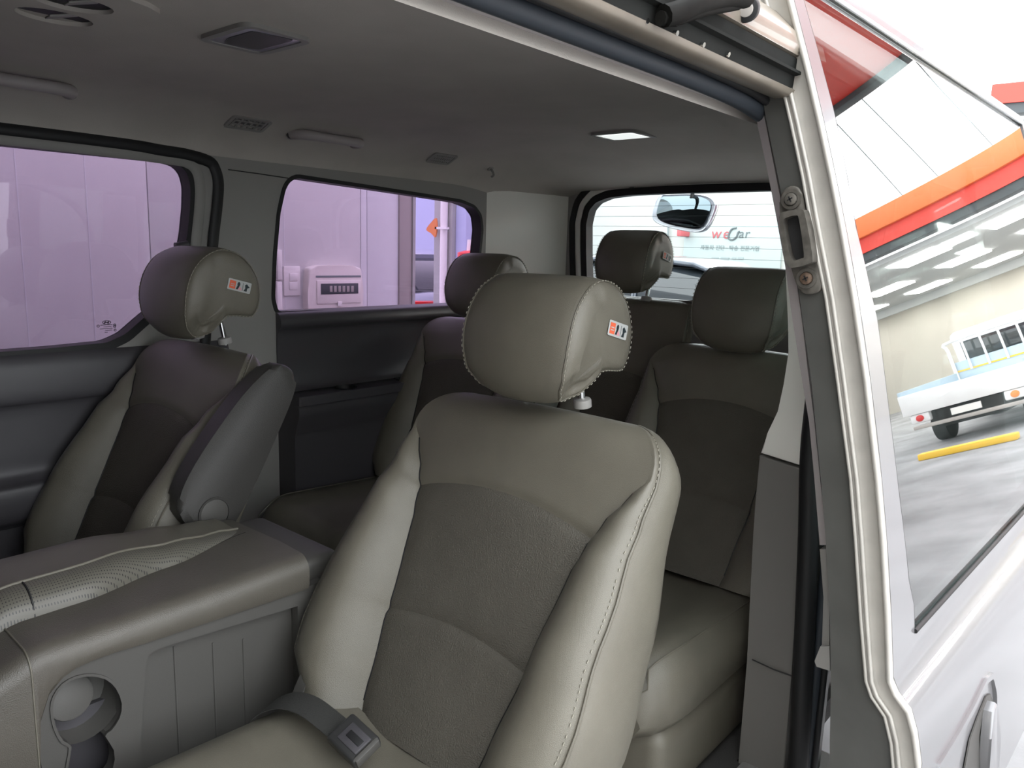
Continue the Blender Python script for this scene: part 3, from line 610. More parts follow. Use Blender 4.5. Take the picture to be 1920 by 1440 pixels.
HP = [(1.052, 1.232), (1.028, 1.244), (1.010, 1.272), (1.004, 1.31), (1.008, 1.355), (1.025, 1.402), (1.055, 1.438), (1.095, 1.456), (1.14, 1.456), (1.178, 1.437), (1.205, 1.40), (1.217, 1.355), (1.213, 1.315), (1.200, 1.292), (1.184, 1.288), (1.145, 1.292), (1.118, 1.288), (1.097, 1.271), (1.078, 1.246)]
def headrest(parent, cx, dy=0, dz=0, hw=.132, sc=1.0, post_top=None, post_bot=None, sticker=None, guide=True, stitch=True, pw=.07):
    prof = smooth_closed([(a, b, 0) for a, b in HP], 3)
    cy, cz = 1.11, 1.36
    rings = []
    ts = [-1, -.985, -.955, -.91, -.86, -.72, -.55, -.36, -.18, 0, .18, .36, .55, .72, .86, .91, .955, .985, 1]
    for t in ts:
        a = abs(t); ring = []
        sh = 0
        if a > .86: u = (a-.86)/.14; sh += .022*(1-sqrt(max(0, 1-u*u)))
        for (y, z, _) in prof:
            fw = max(0, min(1, (1.125-y)/.05)); wz = interp([1.232, 1.25, 1.285, 1.33, 1.36, 1.43, 1.46], [.66, .80, .93, .99, 1, .985, .95], z); wx = 1+(wz-1)*max(fw, .35)
            z2 = z-.010*a**6*max(0, (z-1.36)/.1)+.012*a**4*fw*max(0, (1.3-z)/.07)
            y2 = y + (.018*a*a*fw if y < 1.125 else -.004*a*a)
            d = Vector((y2-cy, z2-cz)); L = d.length; d = d*((L-sh)/L)*sc
            pt = Vector((cx+hw*t*wx, cy+d.x+dy, cz+d.y+dz))
            ring.append(pt)
        rings.append(ring)
    def inset(ring, d, sx, bl):
        o2 = offset([(p.y, p.z) for p in ring], -d); return [Vector((p.x+(cx+sx*hw-p.x)*bl+sx*.0006, a, b)) for p, (a, b) in zip(ring, o2)]
    rings = [inset(rings[0], d, -1, b) for d, b in ((.010, .2), (.004, .08))]+rings+[inset(rings[-1], d, 1, b) for d, b in ((.004, .08), (.010, .2))]
    h = loft('headrest', rings, 'leather', parent, sharp=70)
    if stitch:
        for t, sx in ((5, -1), (17, 1)):
            pts = [p+Vector((sx*.0008, 0, 0))+(p-Vector((p.x, cy+dy, cz+dz))).normalized()*.0006 for p in rings[t]]
            tube('seam', pts, .0016, 'leather', h, closed=True, n=6)
            V2, F2 = [], []; acc = 0
            pts2 = [p+(p-Vector((p.x, cy+dy, cz+dz))).normalized()*.0012+Vector((sx*.004, 0, 0)) for p in smooth_open(rings[t]+[rings[t][0]], 3)]
            for a, b in zip(pts2, pts2[1:]):
                acc += (b-a).length
                if acc > .0075: acc = 0; d = (b-a).normalized(); tv, tf = tube_data([a, a+d*.0045], .0008, n=5); base = len(V2); V2 += tv; F2 += [tuple(base+x for x in f) for f in tf]
            s_ = link('stitching', V2, F2, 'thread', h); s_['kind'] = 'stuff'
    if post_bot is not None:
        for s in (-1, 1):
            tp = Vector((cx+s*pw, 1.125+dy, 1.32+dz)); bt = Vector((cx+s*pw, post_bot[0], post_bot[1]))
            tube('headrest_post', [tp, bt], .0065, 'chrome', parent, n=14)
            if guide:
                d = (tp-bt).normalized(); disc('post_guide', bt+d*.004, d, .017, .016, 'trim', parent, n=20, bev=.005)
    if sticker:
        X = cx+hw+.0012; (y0, z0), (ey, ez), L, Hh = sticker; y0 = cy+(y0-cy)*sc; z0 = cz+(z0-cz)*sc; L *= sc; Hh *= sc
        def sp(a, b, d): return Vector((X+d, y0+dy+ey*a*L-ez*b*Hh, z0+dz+ez*a*L+ey*b*Hh))
        s = prism('warning_label', rounded([(0, 0), (1, 0), (1, 1), (0, 1)], .08, 3), sp, 0, .0006, 'white', h); s['label'] = 'small white warning sticker with orange field and dark figures'
        prism('label_field', [(.07, .14), (.33, .14), (.33, .86), (.07, .86)], sp, .0006, .0009, 'stred', s)
        ell = lambda x, y, a, b: [(x+a*cos(2*pi*k/14), y+b*sin(2*pi*k/14)) for k in range(14)]
        prism('label_line', [(.64, .14), (.655, .14), (.655, .86), (.64, .86)], sp, .0006, .0009, 'stdark', s)
        prism('label_mark', [(.36, .14), (.62, .14), (.58, .35), (.50, .48), (.42, .42)], sp, .0006, .0009, 'pink', s)
        prism('label_figure', ell(.46, .64, .06, .2), sp, .0006, .0010, 'stdark', s)
        prism('label_figure', [(.36, .16), (.45, .16), (.50, .48), (.42, .52)], sp, .0006, .0010, 'stdark', s)
        prism('label_figure', [(.70, .14), (.84, .14), (.85, .45), (.95, .55), (.86, .70), (.80, .82), (.73, .7), (.76, .4)], sp, .0006, .0010, 'stdark', s)
        prism('label_mark', [(.12, .35), (.28, .35), (.28, .42), (.12, .42)], sp, .0009, .0011, 'white', s)
        prism('label_mark', [(.12, .52), (.28, .52), (.28, .59), (.12, .59)], sp, .0009, .0011, 'white', s)
    return h
def cushion(parent, cx, y0, y1, hw, ztop, th=.14, m='leather', panel='fabric', base_z=None, tilt=.03, piping=False):
    """seat cushion, y0 = front, y1 = rear"""
    rings = []; n = 17
    for i, y in enumerate(lin(0, 1, 15)):
        yy = y0+(y1-y0)*y; fr = 0
        if y < .22: u = (.22-y)/.22; fr = .09*(1-sqrt(max(0, 1-u*u*.98)))
        z0 = ztop+tilt*(1-y)-fr; ring = []
        wv = hw*(1-.16*max(0, (.25-y)/.25)**2)
        for k in range(n):
            t = -1+2*k/(n-1); a = abs(t); zz = z0+.016*min(1, a/.6)**2-(.05*((a-.8)/.2)**2 if a > .8 else 0)-.01*(1-a*a)
            ring.append(Vector((cx+wv*t, yy, zz)))
        zb = ztop-th+fr*.12
        for t in (1.0, .92, 0, -.92, -1.0): ring.append(Vector((cx+wv*t*(1.015 if abs(t) == 1 else 1), yy+(.0 if y > .1 else .0), zb+(.03 if abs(t) == 1 else 0))))
        rings.append(ring)
    c = loft('cushion', rings, m, parent, sharp=60)
    if piping: tube('cushion_piping', smooth_open([r[1]+Vector((0, 0, .001)) for r in reversed(rings)]+[r[n-2]+Vector((0, 0, .001)) for r in rings], 2), .0022, m, c, n=6)
    return c
STK = ((1.118, 1.360), (.97, -.24), .062, .027)
# ---- near seat
SX = .495
near = thing('captain_seat', 'near olive-grey leather seat in the open doorway, warning sticker on headrest side', 'seat', (SX, .65, ZF), 'second-row seats')
rec = radians(28.5)
seat_back(near, (SX, .795, .655), rec, .65, .29)
headrest(near, SX+.011, post_bot=(1.145, 1.215), sticker=STK)
cushion(near, SX, .16, .80, .265, .665)
box('seat_base', (SX-.22, .25, ZF+.002), (SX+.22, .85, .53), 'darktrim', near, r=.03)
# recliner cover on the aisle side and its clip
rl = prism('recliner_cover', smooth_closed([(.68, .56), (.70, .62), (.735, .69), (.765, .73), (.80, .72), (.82, .66), (.80, .56), (.73, .52)], 3), YZ(SX-.245), -.005, .02, 'contrim', near, r=.01)
tube('cover_notch', [at(578, 1327, 0, SX-.224), at(585, 1329, 0, SX-.224), at(590, 1318, 0, SX-.224)], .0015, 'rubber', near, n=5)
# ---- far seat
FX, dY2, dZ2 = -.49, -.154, .028
far = thing('captain_seat', 'far leather seat under the large violet window, armrest folded up at its side', 'seat', (FX, .52, ZF), 'second-row seats')
seat_back(far, (FX, .795+dY2, .655+dZ2), rec, .65, .262)
headrest(far, FX, dY2, dZ2, post_bot=(1.145+dY2, 1.215+dZ2), sticker=STK)
cushion(far, FX, .03, .65, .25, .665)
box('seat_base', (FX-.21, .15, ZF+.002), (FX+.21, .75, .53), 'darktrim', far, r=.03)
AX = -.16
ar = [(lambda p: (p.y, p.z))(at(u, v, 0, AX)) for u, v in [(505, 692), (528, 684), (547, 690), (556, 708), (549, 745), (520, 815), (480, 905), (448, 968), (425, 998), (392, 1004), (358, 992), (338, 965), (337, 935), (355, 890), (395, 825), (455, 742)]]
ar = smooth_closed(ar, 3)
arm = prism('armrest', ar, YZ(AX), -.052, 0, 'armleather', far, r=.014, seg=4, both=True)
tube('armrest_piping', [Vector((AX-.004, *q)) for q in offset(ar, -.010)], .0022, 'armleather', arm, closed=True, n=6)
pc = at(402, 963, 0, AX)
disc('pivot_cap', pc+Vector((-.004, 0, 0)), (1, 0, 0), .033, .007, 'contrim', arm, bev=.003)
ring_strip('pivot_ring', circ((pc.y, pc.z), .033), circ((pc.y, pc.z), .038), YZ(AX), -.002, .003, 'armleather', arm)
# ---- third row
g3 = 'third-row seats'
def third(label, cx, hw, O, H, rec3, hd, hz_, hwid=.125, hsc=1.0, pb=None, flat=False, cush=True, stick=False, guide=False, hx=None, chw=None):
    t = thing('rear_seat', label, 'seat', (cx, 1.5, ZF), g3)
    eu, en, *_ = seat_back(t, O, rec3, H, hw, D=.06 if flat else .12, bol=.03, stitch=True, flat_top=flat)
    top = Vector(O)+eu*H
    headrest(t, cx if hx is None else hx, hd, hz_, hw=hwid, sc=hsc, post_bot=(top.y+.035, top.z-.005) if pb is None else pb, guide=guide, sticker=STK if stick else None, stitch=True, pw=.06)
    if cush:
        cw = chw or hw*.96; cushion(t, cx, 1.2, 1.76, cw, .685, th=.13, piping=True); box('seat_base', (cx-cw*.95, 1.25, ZF+.002), (cx+cw*.95, 1.8, .56), 'leather', t, r=.035, seg=4)
    return t
third('third-row seat on the near side, behind the olive seat, partly hidden by the door', .50, .252, (.50, 1.70, .695), .63, radians(24), .885, .015, hwid=.125)
third('third-row seat on the far side below the quarter window', -.455, .262, (-.455, 1.70, .695), .63, radians(24), .88, .028, hwid=.122)
third('narrow middle third-row seat, its headrest raised on long chrome posts', .11, .188, (.11, 1.86, .70), .71, radians(18.5), .985, .128, hwid=.098, hsc=.86, pb=(2.085, 1.35), flat=True, cush=True, stick=True, guide=True, hx=.075, chw=.12)

# ---- centre console (folded middle seat)
con = thing('centre_console', 'folded middle seat serving as leather console with cup holder and side pocket', 'console', (.02, .5, ZF))
CX1, CX0 = .165, -.15
# side board with cup recess and pocket recess (plane X = CX1)
cy = lambda u, v, x=CX1: (lambda p: (p.y, p.z))(at(u, v, 0, x))
board = [cy(*p) for p in [(78, 1440), (72, 1390), (72, 1345), (82, 1310), (105, 1275), (140, 1250), (190, 1228), (270, 1204), (560, 1108)]]
board = board + [(.86, cy(560, 1108)[1]+.004), (.86, .50), (board[0][0], .50)]
cupo = [cy(*p) for p in [(98, 1328), (103, 1305), (118, 1284), (142, 1271), (170, 1267), (197, 1273), (216, 1290), (227, 1318), (223, 1345), (208, 1368), (196, 1379)]]
cupo = cupo + [cy(*p) for p in [(212, 1405), (210, 1440), (180, 1470), (130, 1460), (128, 1430), (133, 1398), (118, 1388), (104, 1362)]]
pock = [cy(*p) for p in [(290, 1220), (310, 1212), (560, 1136)]]+[(.80, cy(560, 1136)[1])]+[(.80, .56)]+[cy(*p) for p in [(268, 1500), (264, 1390), (270, 1300), (274, 1245), (280, 1228)]]
cupo = smooth_closed(cupo, 2)
bd = plate('side_board', board, [cupo, pock], YZ(CX1), -.02, 0, 'contrim', con)
ring_strip('cup_lip', cupo, offset(cupo, .004), YZ(CX1), -.004, .003, 'contrim', bd)
# cup well: half cylinder bowl behind the hole
cc = cy(160, 1325); 
loft('cup_well', [[Vector((CX1-d, cc[0]+r*cos(2*pi*k/28), cc[1]+r*sin(2*pi*k/28)*1.05)) for k in range(28)] for d, r in [(.012, .062), (.045, .058), (.06, .052), (.064, .03)]], 'contrim', bd, caps=(False, True))
disc('cup_disc', Vector((CX1-.034, cc[0]-.012, cc[1]+.008)), (1, .1, .25), .036, .008, 'contrim', bd, bev=.003)
box('cup_slot', (CX1-.06, cc[0]-.035, cc[1]-.15), (CX1-.05, cc[0]+.05, cc[1]-.03), 'darktrim', bd)
box('pocket_floor', (CX1-.034, pock[-1][0]-.03, .5), (CX1-.026, .83, cy(290, 1210)[1]+.03), 'contrim', bd)
for (u, v) in [(330, 1300), (402, 1290), (458, 1280)]:
    p = at(u, v, 0, CX1-.026); tube('pocket_rib', [Vector((CX1-.0255, p.y, .52)), Vector((CX1-.0255, p.y, p.z+.09))], .0016, 'contrim', bd, n=6)
# body below the leather top
box('body', (CX0+.01, .25, ZF+.002), (CX1-.066, .86, .86), 'contrim', con, r=.01)
# front end wrapped in leather (cross-section lofted along Y)
def topz(y): return interp([.10, .18, .28, .36, .6, .86], [.70, .80, .872, .896, .898, .905], y)
def con_ring(y, zt_, inset=0.0):
    bl = sorted(board[1:10]); zl = .56
    for (a0, b0), (a1, b1) in zip(bl, bl[1:]):
        if a0 <= y <= a1: zl = max(b0+(b1-b0)*(y-a0)/max(1e-6, a1-a0), .56)
    if y > bl[-1][0]: zl = bl[-1][1]
    zl += .001
    x1 = CX1+.012-inset; x0 = CX0-.005+inset; r = .032
    pts = [(x1-.004, zl), (x1, zl+.01)]
    zt2 = max(zt_, zl+.04)
    for k in range(7): a = pi/2*k/6; pts.append((x1-r+r*cos(a), zt2-r+r*sin(a)))
    pts += [(x1-.10, zt2+.003), (.02, zt2+.002), (x0+.05, zt2), (x0+.02, zt2-.006), (x0, zt2-.03), (x0, zl), (x0+.03, zl-.002)]
    return [Vector((x, y, z)) for x, z in pts]
ys = [.17, .19, .22, .26, .30, .33, .345, .36, .38, .40, .43, .46, .5, .55, .6, .66, .72, .78, .82]
lt = loft('leather_top', [con_ring(y, topz(y)) for y in ys], 'darkleather', con, sharp=60)
sr = [p+Vector((.0, 0, .0008)) for p in con_ring(.338, topz(.338))[1:12]]
tube('wrap_seam', sr, .0016, 'leather', lt, n=6)
# sloping rear end piece
rp = [con_ring(.82, topz(.82)), con_ring(.832, topz(.82)-.004, .004)]
box('rear_flap', (CX0-.02, .835, .70), (CX1-.03, .93, .875), 'contrim', con, r=.02, seg=3)
# raised perforated cushion on the far half
def pad_pt(s, t):
    y = .17+(.80-.17)*s
    xn = interp([0, .45, .7, 1], [.075, .065, .03, -.02], s); xf = CX0
    x = xn+(xf-xn)*t; zt_ = topz(y)
    hgt = interp([0, .3, .55, .75, .9, 1], [.045, .05, .05, .034, .016, .004], s)
    prof = sqrt(max(0, 1-(max(0, .22-t)/.22)**2)) if t < .22 else 1-.12*((t-.22)/.78)**2
    if t > .9: prof -= .5*((t-.9)/.1)**2
    return Vector((x, y, zt_-.004+hgt*prof))
tsv = [0, .01, .03, .06, .10, .15, .22, .24]
perf_o = grid('perforated_band', lambda t, s: pad_pt(s, t), tsv, lin(0, 1, 30), 'perf', con, sharp=70)
grid('pad_top', lambda t, s: pad_pt(s, t), [.24, .32, .45, .6, .75, .88, .94, .98, 1.0], lin(0, 1, 30), 'leather', con, sharp=70)
tube('pad_piping', [pad_pt(s, .24)+Vector((0, 0, .001)) for s in lin(0, 1, 30)], .003, 'leather', con, n=8)
tube('pad_base_seam', [pad_pt(s, 0)+Vector((0, 0, .004)) for s in lin(0, 1, 30)], .0018, 'rubber', con, n=6)
tube('pad_cross_seam', [pad_pt(.335, t)+Vector((0, 0, .0006)) for t in lin(0, .24, 8)], .0016, 'rubber', con, n=6)

# ---- seat belt buckle lying in the seat crease
bk = thing('seat_belt_buckle', 'black seat belt buckle and webbing in the crease of the near seat', 'seat belt', (.35, .70, .66))
wb = [Vector((.245, .66, .672)), Vector((.265, .675, .695)), Vector((.30, .69, .712)), Vector((.345, .70, .716)), Vector((.40, .705, .708)), Vector((.43, .708, .70))]
wl = smooth_open(wb, 4); side = Vector((-.25, 1, .12)).normalized()
V = []; 
rings = []
for p in wl: rings.append([p-side*.024+Vector((0, 0, .0012)), p+side*.024+Vector((0, 0, .0012)), p+side*.024, p-side*.024])
loft('webbing', rings, 'webbing', bk)
bc = Vector((.462, .705, .705)); bx = Vector((.94, .02, -.2)).normalized(); by = Vector((-.1, .9, .42)); by = (by-bx*by.dot(bx)).normalized(); bz_ = bx.cross(by)
if bz_.z < 0: bz_ = -bz_
obox('buckle_body', bc, (bx, by, bz_), (.036, .028, .011), 'buckle', bk, r=.005, seg=3)
obox('buckle_frame', bc+bz_*.010+bx*.004, (bx, by, bz_), (.024, .017, .003), 'darktrim', bk, r=.002)
obox('release_button', bc+bx*.033+bz_*.002, (bx, by, bz_), (.006, .024, .009), 'contrim', bk, r=.002)
obox('buckle_slot', bc+bz_*.0125+bx*.006, (bx, by, bz_), (.016, .006, .002), 'rubber', bk, r=.001)

# ================================================================== CEILING FITTINGS
def on_ceil(u, v):
    r = ray(u, v); t = .3
    while t < 6:
        p = CAM_POS+r*t
        if p.z > ceil_z(p.x, p.y) and abs(p.x) < .805: return Vector((p.x, p.y, ceil_z(p.x, p.y)))
        t += .002
    return p
def lamp(label, x0, x1, y0, y1, lens, m2):
    z = ceil_z((x0+x1)/2, (y0+y1)/2); t = thing('dome_lamp', label, 'lamp', ((x0+x1)/2, (y0+y1)/2, z), 'dome lamps')
    o = rounded([(x0, y0), (x1, y0), (x1, y1), (x0, y1)], .028, 5); i_ = offset(o, -.014)
    bm = ring_strip('lamp_frame', i_, o, XY(z), -.008, .006, 'trim', t)
    prism('lamp_lens', offset(o, -.0135), XY(z), .0, -.006, lens, t, r=.003)
    a = [(x0+.012, y0+.012), (x0+.055, y0+.012), (x0+.055, y1-.012), (x0+.012, y1-.012)]
    prism('lamp_reflector', rounded([(x0+.02, y0+.045), (x0+.06, y0+.03), (x1-.03, y0+.03), (x1-.02, y1-.03), (x0+.03, y1-.03)], .01, 2), XY(z), -.005, -.0075, m2, t)
    return t
l1 = on_ceil(478, 69); l2 = on_ceil(1170, 252)
lamp('dark smoked front dome lamp in the headliner', l1.x-.088, l1.x+.088, l1.y-.07, l1.y+.07, 'smoke_lens', 'darktrim')
lamp('bright white rear dome lamp near the tailgate', l2.x-.085, l2.x+.085, l2.y-.08, l2.y+.08, 'white_lens', 'white_lens')
def handle(label, ua, ub):
    a, b = ua, ub; t = thing('grab_handle', label, 'handle', ((a+b)/2).to_tuple(), 'grab handles')
    nrm = Vector((.985, 0, -.10)).normalized()*1.45; d = (b-a); L = d.length
    pts = [a-nrm*.008, a+nrm*.016+d*.03, a+nrm*.034+d*.12, a+nrm*.040+d*.30, a+nrm*.040+d*.70, a+nrm*.034+d*.88, b+nrm*.016-d*.03, b-nrm*.008]
    sp = smooth_open(pts, 5); N = len(sp)
    tube('grip', sp, [.018-.004*sin(pi*i/(N-1)) for i in range(N)], 'pinktrim', t, n=12)
    for e, s in ((a, 1), (b, -1)): disc('mount', e-nrm*.004, nrm, .017, .008, 'darktrim', t, n=20, bev=.003)
    return t
ha = on_ceil(548, 250); hb = on_ceil(668, 268); hb = Vector((ha.x, hb.y, ceil_z(ha.x, hb.y)))
handle('grab handle above the centre pillar between the ceiling vents', ha, hb)
hc = on_ceil(132, 172); hd_ = Vector((hc.x, hc.y-.32, ceil_z(hc.x, hc.y-.32)))
handle('grab handle at the left picture edge above the large violet window', hd_, hc)
def vent(label, u, v, L, Wd, mesh_rows):
    c = on_ceil(u, v); e = .03; sl = (ceil_z(c.x+.02, c.y)-ceil_z(c.x-.02, c.y))/.04
    ax = Vector((1, 0, sl)).normalized(); ay = Vector((0, 1, 0)); az = ax.cross(ay); az = -az
    t = thing('ceiling_vent', label, 'vent', c.to_tuple(), 'ceiling vents')
    f = lambda a, b, d: c+ax*a+ay*b+az*d
    o = rounded([(-Wd, -L), (Wd, -L), (Wd, L), (-Wd, L)], .012, 4)
    ring_strip('vent_frame', offset(o, -.010), o, f, -.004, .006, 'trim', t)
    prism('vent_backing', offset(o, -.008), f, -.002, .001, 'darktrim', t)
    for k in range(mesh_rows):
        b = -L+.016+(2*L-.032)*k/(mesh_rows-1); obox('slat', f(0, b, .003), (ax, ay, az), (Wd-.010, .0032, .002), 'trim', t)
    for a in (-.3, .3): obox('crossbar', f(a*Wd, 0, .0035), (ax, ay, az), (.0026, L-.012, .002), 'trim', t)
    return t
vent('ceiling vent grille ahead of the grab handle', 465, 230, .062, .034, 6)
vent('ceiling vent grille behind the grab handle', 828, 296, .058, .032, 9)
hk = on_ceil(920, 316); t = thing('coat_hook', 'small coat hook on the headliner edge behind the vents', 'hook', hk.to_tuple())
disc('hook_base', hk+Vector((-.002, 0, .004)), (.6, 0, -.8), .014, .008, 'trim', t, bev=.003)
tube('hook_arm', smooth_open([hk, hk+Vector((.012, 0, -.014)), hk+Vector((.016, 0, -.026)), hk+Vector((.006, 0, -.032))], 4), .0045, 'trim', t, n=8)
# overhead fitting with two finger wells, front
oc = on_ceil(125, 12); t = thing('overhead_air_vent', 'overhead fitting with two dark oval wells at the top left', 'vent', oc.to_tuple())
oo = smooth_closed([(-.14, -.10), (.0, -.13), (.14, -.10), (.16, 0), (.12, .10), (0, .12), (-.12, .10), (-.16, 0)], 3)
e1 = [(.055+.045*cos(2*pi*k/24), -.01+.06*sin(2*pi*k/24)) for k in range(24)]; e2 = [(-.055+.045*cos(2*pi*k/24), .0+.06*sin(2*pi*k/24)) for k in range(24)]
fo_ = lambda a, b, d: oc+Vector((a, b, -d))
plate('housing', oo, [e1, e2], fo_, -.004, .008, 'headliner', t)
for e in (e1, e2):
    prism('well', e, fo_, -.004, .001, 'rubber', t)
    cx_ = sum(p[0] for p in e)/24; cy_ = sum(p[1] for p in e)/24
    obox('vane', fo_(cx_+.02, cy_+.01, .006), ((1, 0, 0), (0, 1, .3), (0, 0, 1)), (.012, .03, .002), 'trim', t, r=.0015)
# studs on the tailgate header
for (u, v) in [(1185, 349), (1338, 340)]:
    p = at(u, v, 1, YB-.01); q = tube('clip', [p+Vector((-.01, 0, 0)), p+Vector((.01, 0, 0))], .006, 'darktrim', bpy.data.objects['wall_back'], n=8)

# ================================================================== OUTSIDE
ground = struct(box('ground', (-30, -15, -.1), (30, 40, 0), 'asphalt'), 'grey asphalt yard around the van')
# parking mirror on the tailgate
pm = thing('parking_mirror', 'round-cornered convex mirror hanging outside behind the rear window', 'mirror', tuple(at(1280, 400, 1, 2.95)))
YM = 2.93
mo = [(lambda p: (p.x, p.z))(at(u, v, 1, YM)) for u, v in [(1221, 366), (1240, 362), (1290, 361), (1322, 368), (1338, 382), (1341, 402), (1338, 428), (1326, 437), (1300, 435), (1262, 427), (1236, 417), (1224, 402)]]
mo = smooth_closed(mo, 3); mc = (sum(p[0] for p in mo)/len(mo), sum(p[1] for p in mo)/len(mo))
sc_ = lambda f: [(mc[0]+(a-mc[0])*f, mc[1]+(b-mc[1])*f) for a, b in mo]
loft('housing', [[Vector((a, YM+d+(b-mc[1])*.8, b)) for a, b in sc_(f)] for f, d in [(.90, -.004), (.96, -.008), (1, 0), (.98, .02), (.85, .045), (.5, .06)]], 'carpaint2', pm, sharp=60)
mi = [(mc[0]+(a-mc[0])*.84-.002, mc[1]+(b-mc[1])*.80+.006) for a, b in mo]
loft('mirror_glass', [[Vector((mc[0]+(a-mc[0])*f, YM-.009-.016*(1-f*f)+(b-mc[1])*f*.8, mc[1]+.006+(b-mc[1]-.006)*f)) for a, b in mi] for f in (1, .9, .75, .55, .35, .15, .04)], 'mirror', pm, sharp=80)
tube('stem', smooth_open([Vector((mc[0], YM+.03, mc[1]+.02)), Vector((mc[0], YM+.05, 1.80)), Vector((mc[0], YM-.06, 1.87))], 4), .009, 'rubber', pm, n=8)

# garage wall beside the van
GX = -2.2
gy = lambda u, v: at(u, v, 0, GX).y
edges = [-3.0, -.6, gy(278, 390), gy(676, 400), gy(688, 400), gy(747, 450)]
gw = struct(box('wall_garage', (GX-.12, -3.0, 0), (GX-.03, gy(773, 450), 4.2), 'wallpanel'), 'pale panelled garage wall seen through the violet windows')
for a, b, m in [(-3, -.6, 'wallpanel'), (-.6, edges[2], 'wallpanel'), (edges[2], edges[3], 'wallpanel'), (edges[3], edges[4], 'wallpanel2'), (edges[4], edges[5], 'wallpanel2')]:
    box('panel', (GX-.035, a+.002, .02), (GX, b-.002, 4.2), m, gw, r=.0015)
box('corner_post', (GX-.14, edges[5], 0), (GX+.012, gy(770, 450), 4.2), 'brownpost', gw, r=.006)
box('post_edge', (GX-.14, gy(770, 450), 0), (GX+.02, gy(775, 450), 4.2), 'whitewall', gw)
for yy in [edges[2]-.52, edges[2]-.26, edges[2]+.2, edges[2]+.45, edges[2]+.7]:
    box('groove', (GX-.001, yy-.002, .02), (GX+.001, yy+.002, 4.2), 'wallpanel2', gw)
gp_ = lambda u, v: (lambda p: (p.y, p.z))(at(u, v, 0, GX))
def wbox(name, u0, v0, u1, v1, d0, d1, m, parent, r=.004):
    a = gp_(u0, v0); b = gp_(u1, v1); return box(name, (GX+d0, min(a[0], b[0]), min(a[1], b[1])), (GX+d1, max(a[0], b[0]), max(a[1], b[1])), m, parent, r=r)
sw = thing('light_switch', 'white rocker switch plate on the garage wall', 'switch', (GX, gp_(546, 525)[0], gp_(546, 525)[1]))
wbox('plate', 530, 499, 562, 554, 0, .010, 'white_plastic', sw); wbox('rocker', 540, 512, 555, 527, .009, .015, 'white_plastic', sw, .002); wbox('rocker', 540, 528, 555, 543, .009, .015, 'white_plastic', sw, .002)
eb = thing('distribution_box', 'cream electrical distribution box with small dark window on garage wall', 'electric box', (GX, gp_(620, 540)[0], gp_(620, 540)[1]))
o = [gp_(*p) for p in [(570, 502), (590, 497), (650, 497), (668, 502), (671, 545), (670, 605), (569, 608), (567, 550)]]
prism('case', rounded(o, .015, 3), YZ(GX), 0, .05, 'cream', eb, r=.012)
wbox('cover', 583, 525, 666, 566, .05, .056, 'cream', eb, .003); wbox('viewing_window', 590, 531, 660, 549, .056, .059, 'darkedge', eb, .002); wbox('shade_gap', 582, 516, 666, 519, .0495, .052, 'palegrey', eb, .0005); wbox('latch', 621, 564, 629, 573, .056, .062, 'white_plastic', eb, .002)
for k in range(6): wbox('breaker', 606+8*k, 535, 611+8*k, 546, .058, .0605, 'brownpost', eb, .0005)
cdk = thing('cable_trunking', 'white vertical cable trunking strip left of the light switch', 'trunking', (GX, gp_(521, 530)[0], 1.0))
wbox('strip', 516, 468, 526, 524, 0, .02, 'white_plastic', cdk, .003); wbox('strip', 515, 528, 527, 640, 0, .022, 'white_plastic', cdk, .003)

hall = struct(box('wall_sky_blocker', (-3.0, -3.4, 0), (9, -3.1, 4.6), 'blockerwall'), 'added beige wall ahead of the van, out of view, blocking front sky light')  # unseen wall added to keep sky light off the seat fronts
box('overhead_sky_blocker', (-3.0, -3.1, 4.2), (1.0, 1.1, 4.5), 'workceil', hall)  # unseen slab added to cut overhead light from the front
# beyond the wall end: bay with columns and parked cars
bay = struct(box('wall_bay', (-13, 11.5, 0), (-8.3, 11.7, 3.6), 'blueish'), 'bluish back wall of the neighbouring bay')
colm = thing('steel_column', 'white steel column with pipe beyond the garage wall end', 'column', (-4.68, 6, 0))
a = at(819, 480, 1, 6.0).x; b = at(873, 480, 1, 6.0).x
box('post', (a, 5.95, 0), (b-.16, 6.15, 4.2), 'whitewall', colm, r=.01); box('flange', (b-.16, 6.0, 0), (b, 6.2, 4.2), 'blueish', colm, r=.01)
tube('pipe', [Vector((a+.21, 5.9, 0)), Vector((a+.21, 5.9, 4.2))], .04, 'white_plastic', colm, n=14); obox('pipe_clip', (a+.21, 5.87, at(838, 428, 1, 5.9).z), ((1, 0, 0), (0, 1, 0), (0, 0, 1)), (.09, .02, .012), 'white_plastic', colm)
cc_ = at(882, 470, 1, 5.2); cn = thing('traffic_cone', 'red cone with white tip standing beside the steel column', 'cone', (cc_.x, cc_.y, 0))
zc = cc_.z; n_ = 20
crs = lambda z, r: [Vector((cc_.x+r*cos(2*pi*k/n_), cc_.y+r*sin(2*pi*k/n_), z)) for k in range(n_)]
loft('pole', [crs(0, .16), crs(.03, .16), crs(.035, .06), crs(zc-.12, .05)], 'cone', cn); loft('head', [crs(zc-.12, .05), crs(zc-.06, .12), crs(zc-.02, .12), crs(zc+.0, .05)], 'cone', cn); loft('tip', [crs(zc, .035), crs(zc+.10, .03)], 'white_plastic', cn)
pl = at(811, 427, 1, 5.85); lf = tag(prism('hanging_cloth', smooth_closed([(-.10, -.02), (-.02, .06), (.05, .10), (.06, .0), (.04, -.10), (-.02, -.06)], 3), lambda x, z, d: Vector((pl.x+x, pl.y+d, pl.z+z)), 0, .02, 'leaf', r=.005), 'small orange cloth pinned to the white column', 'cloth')

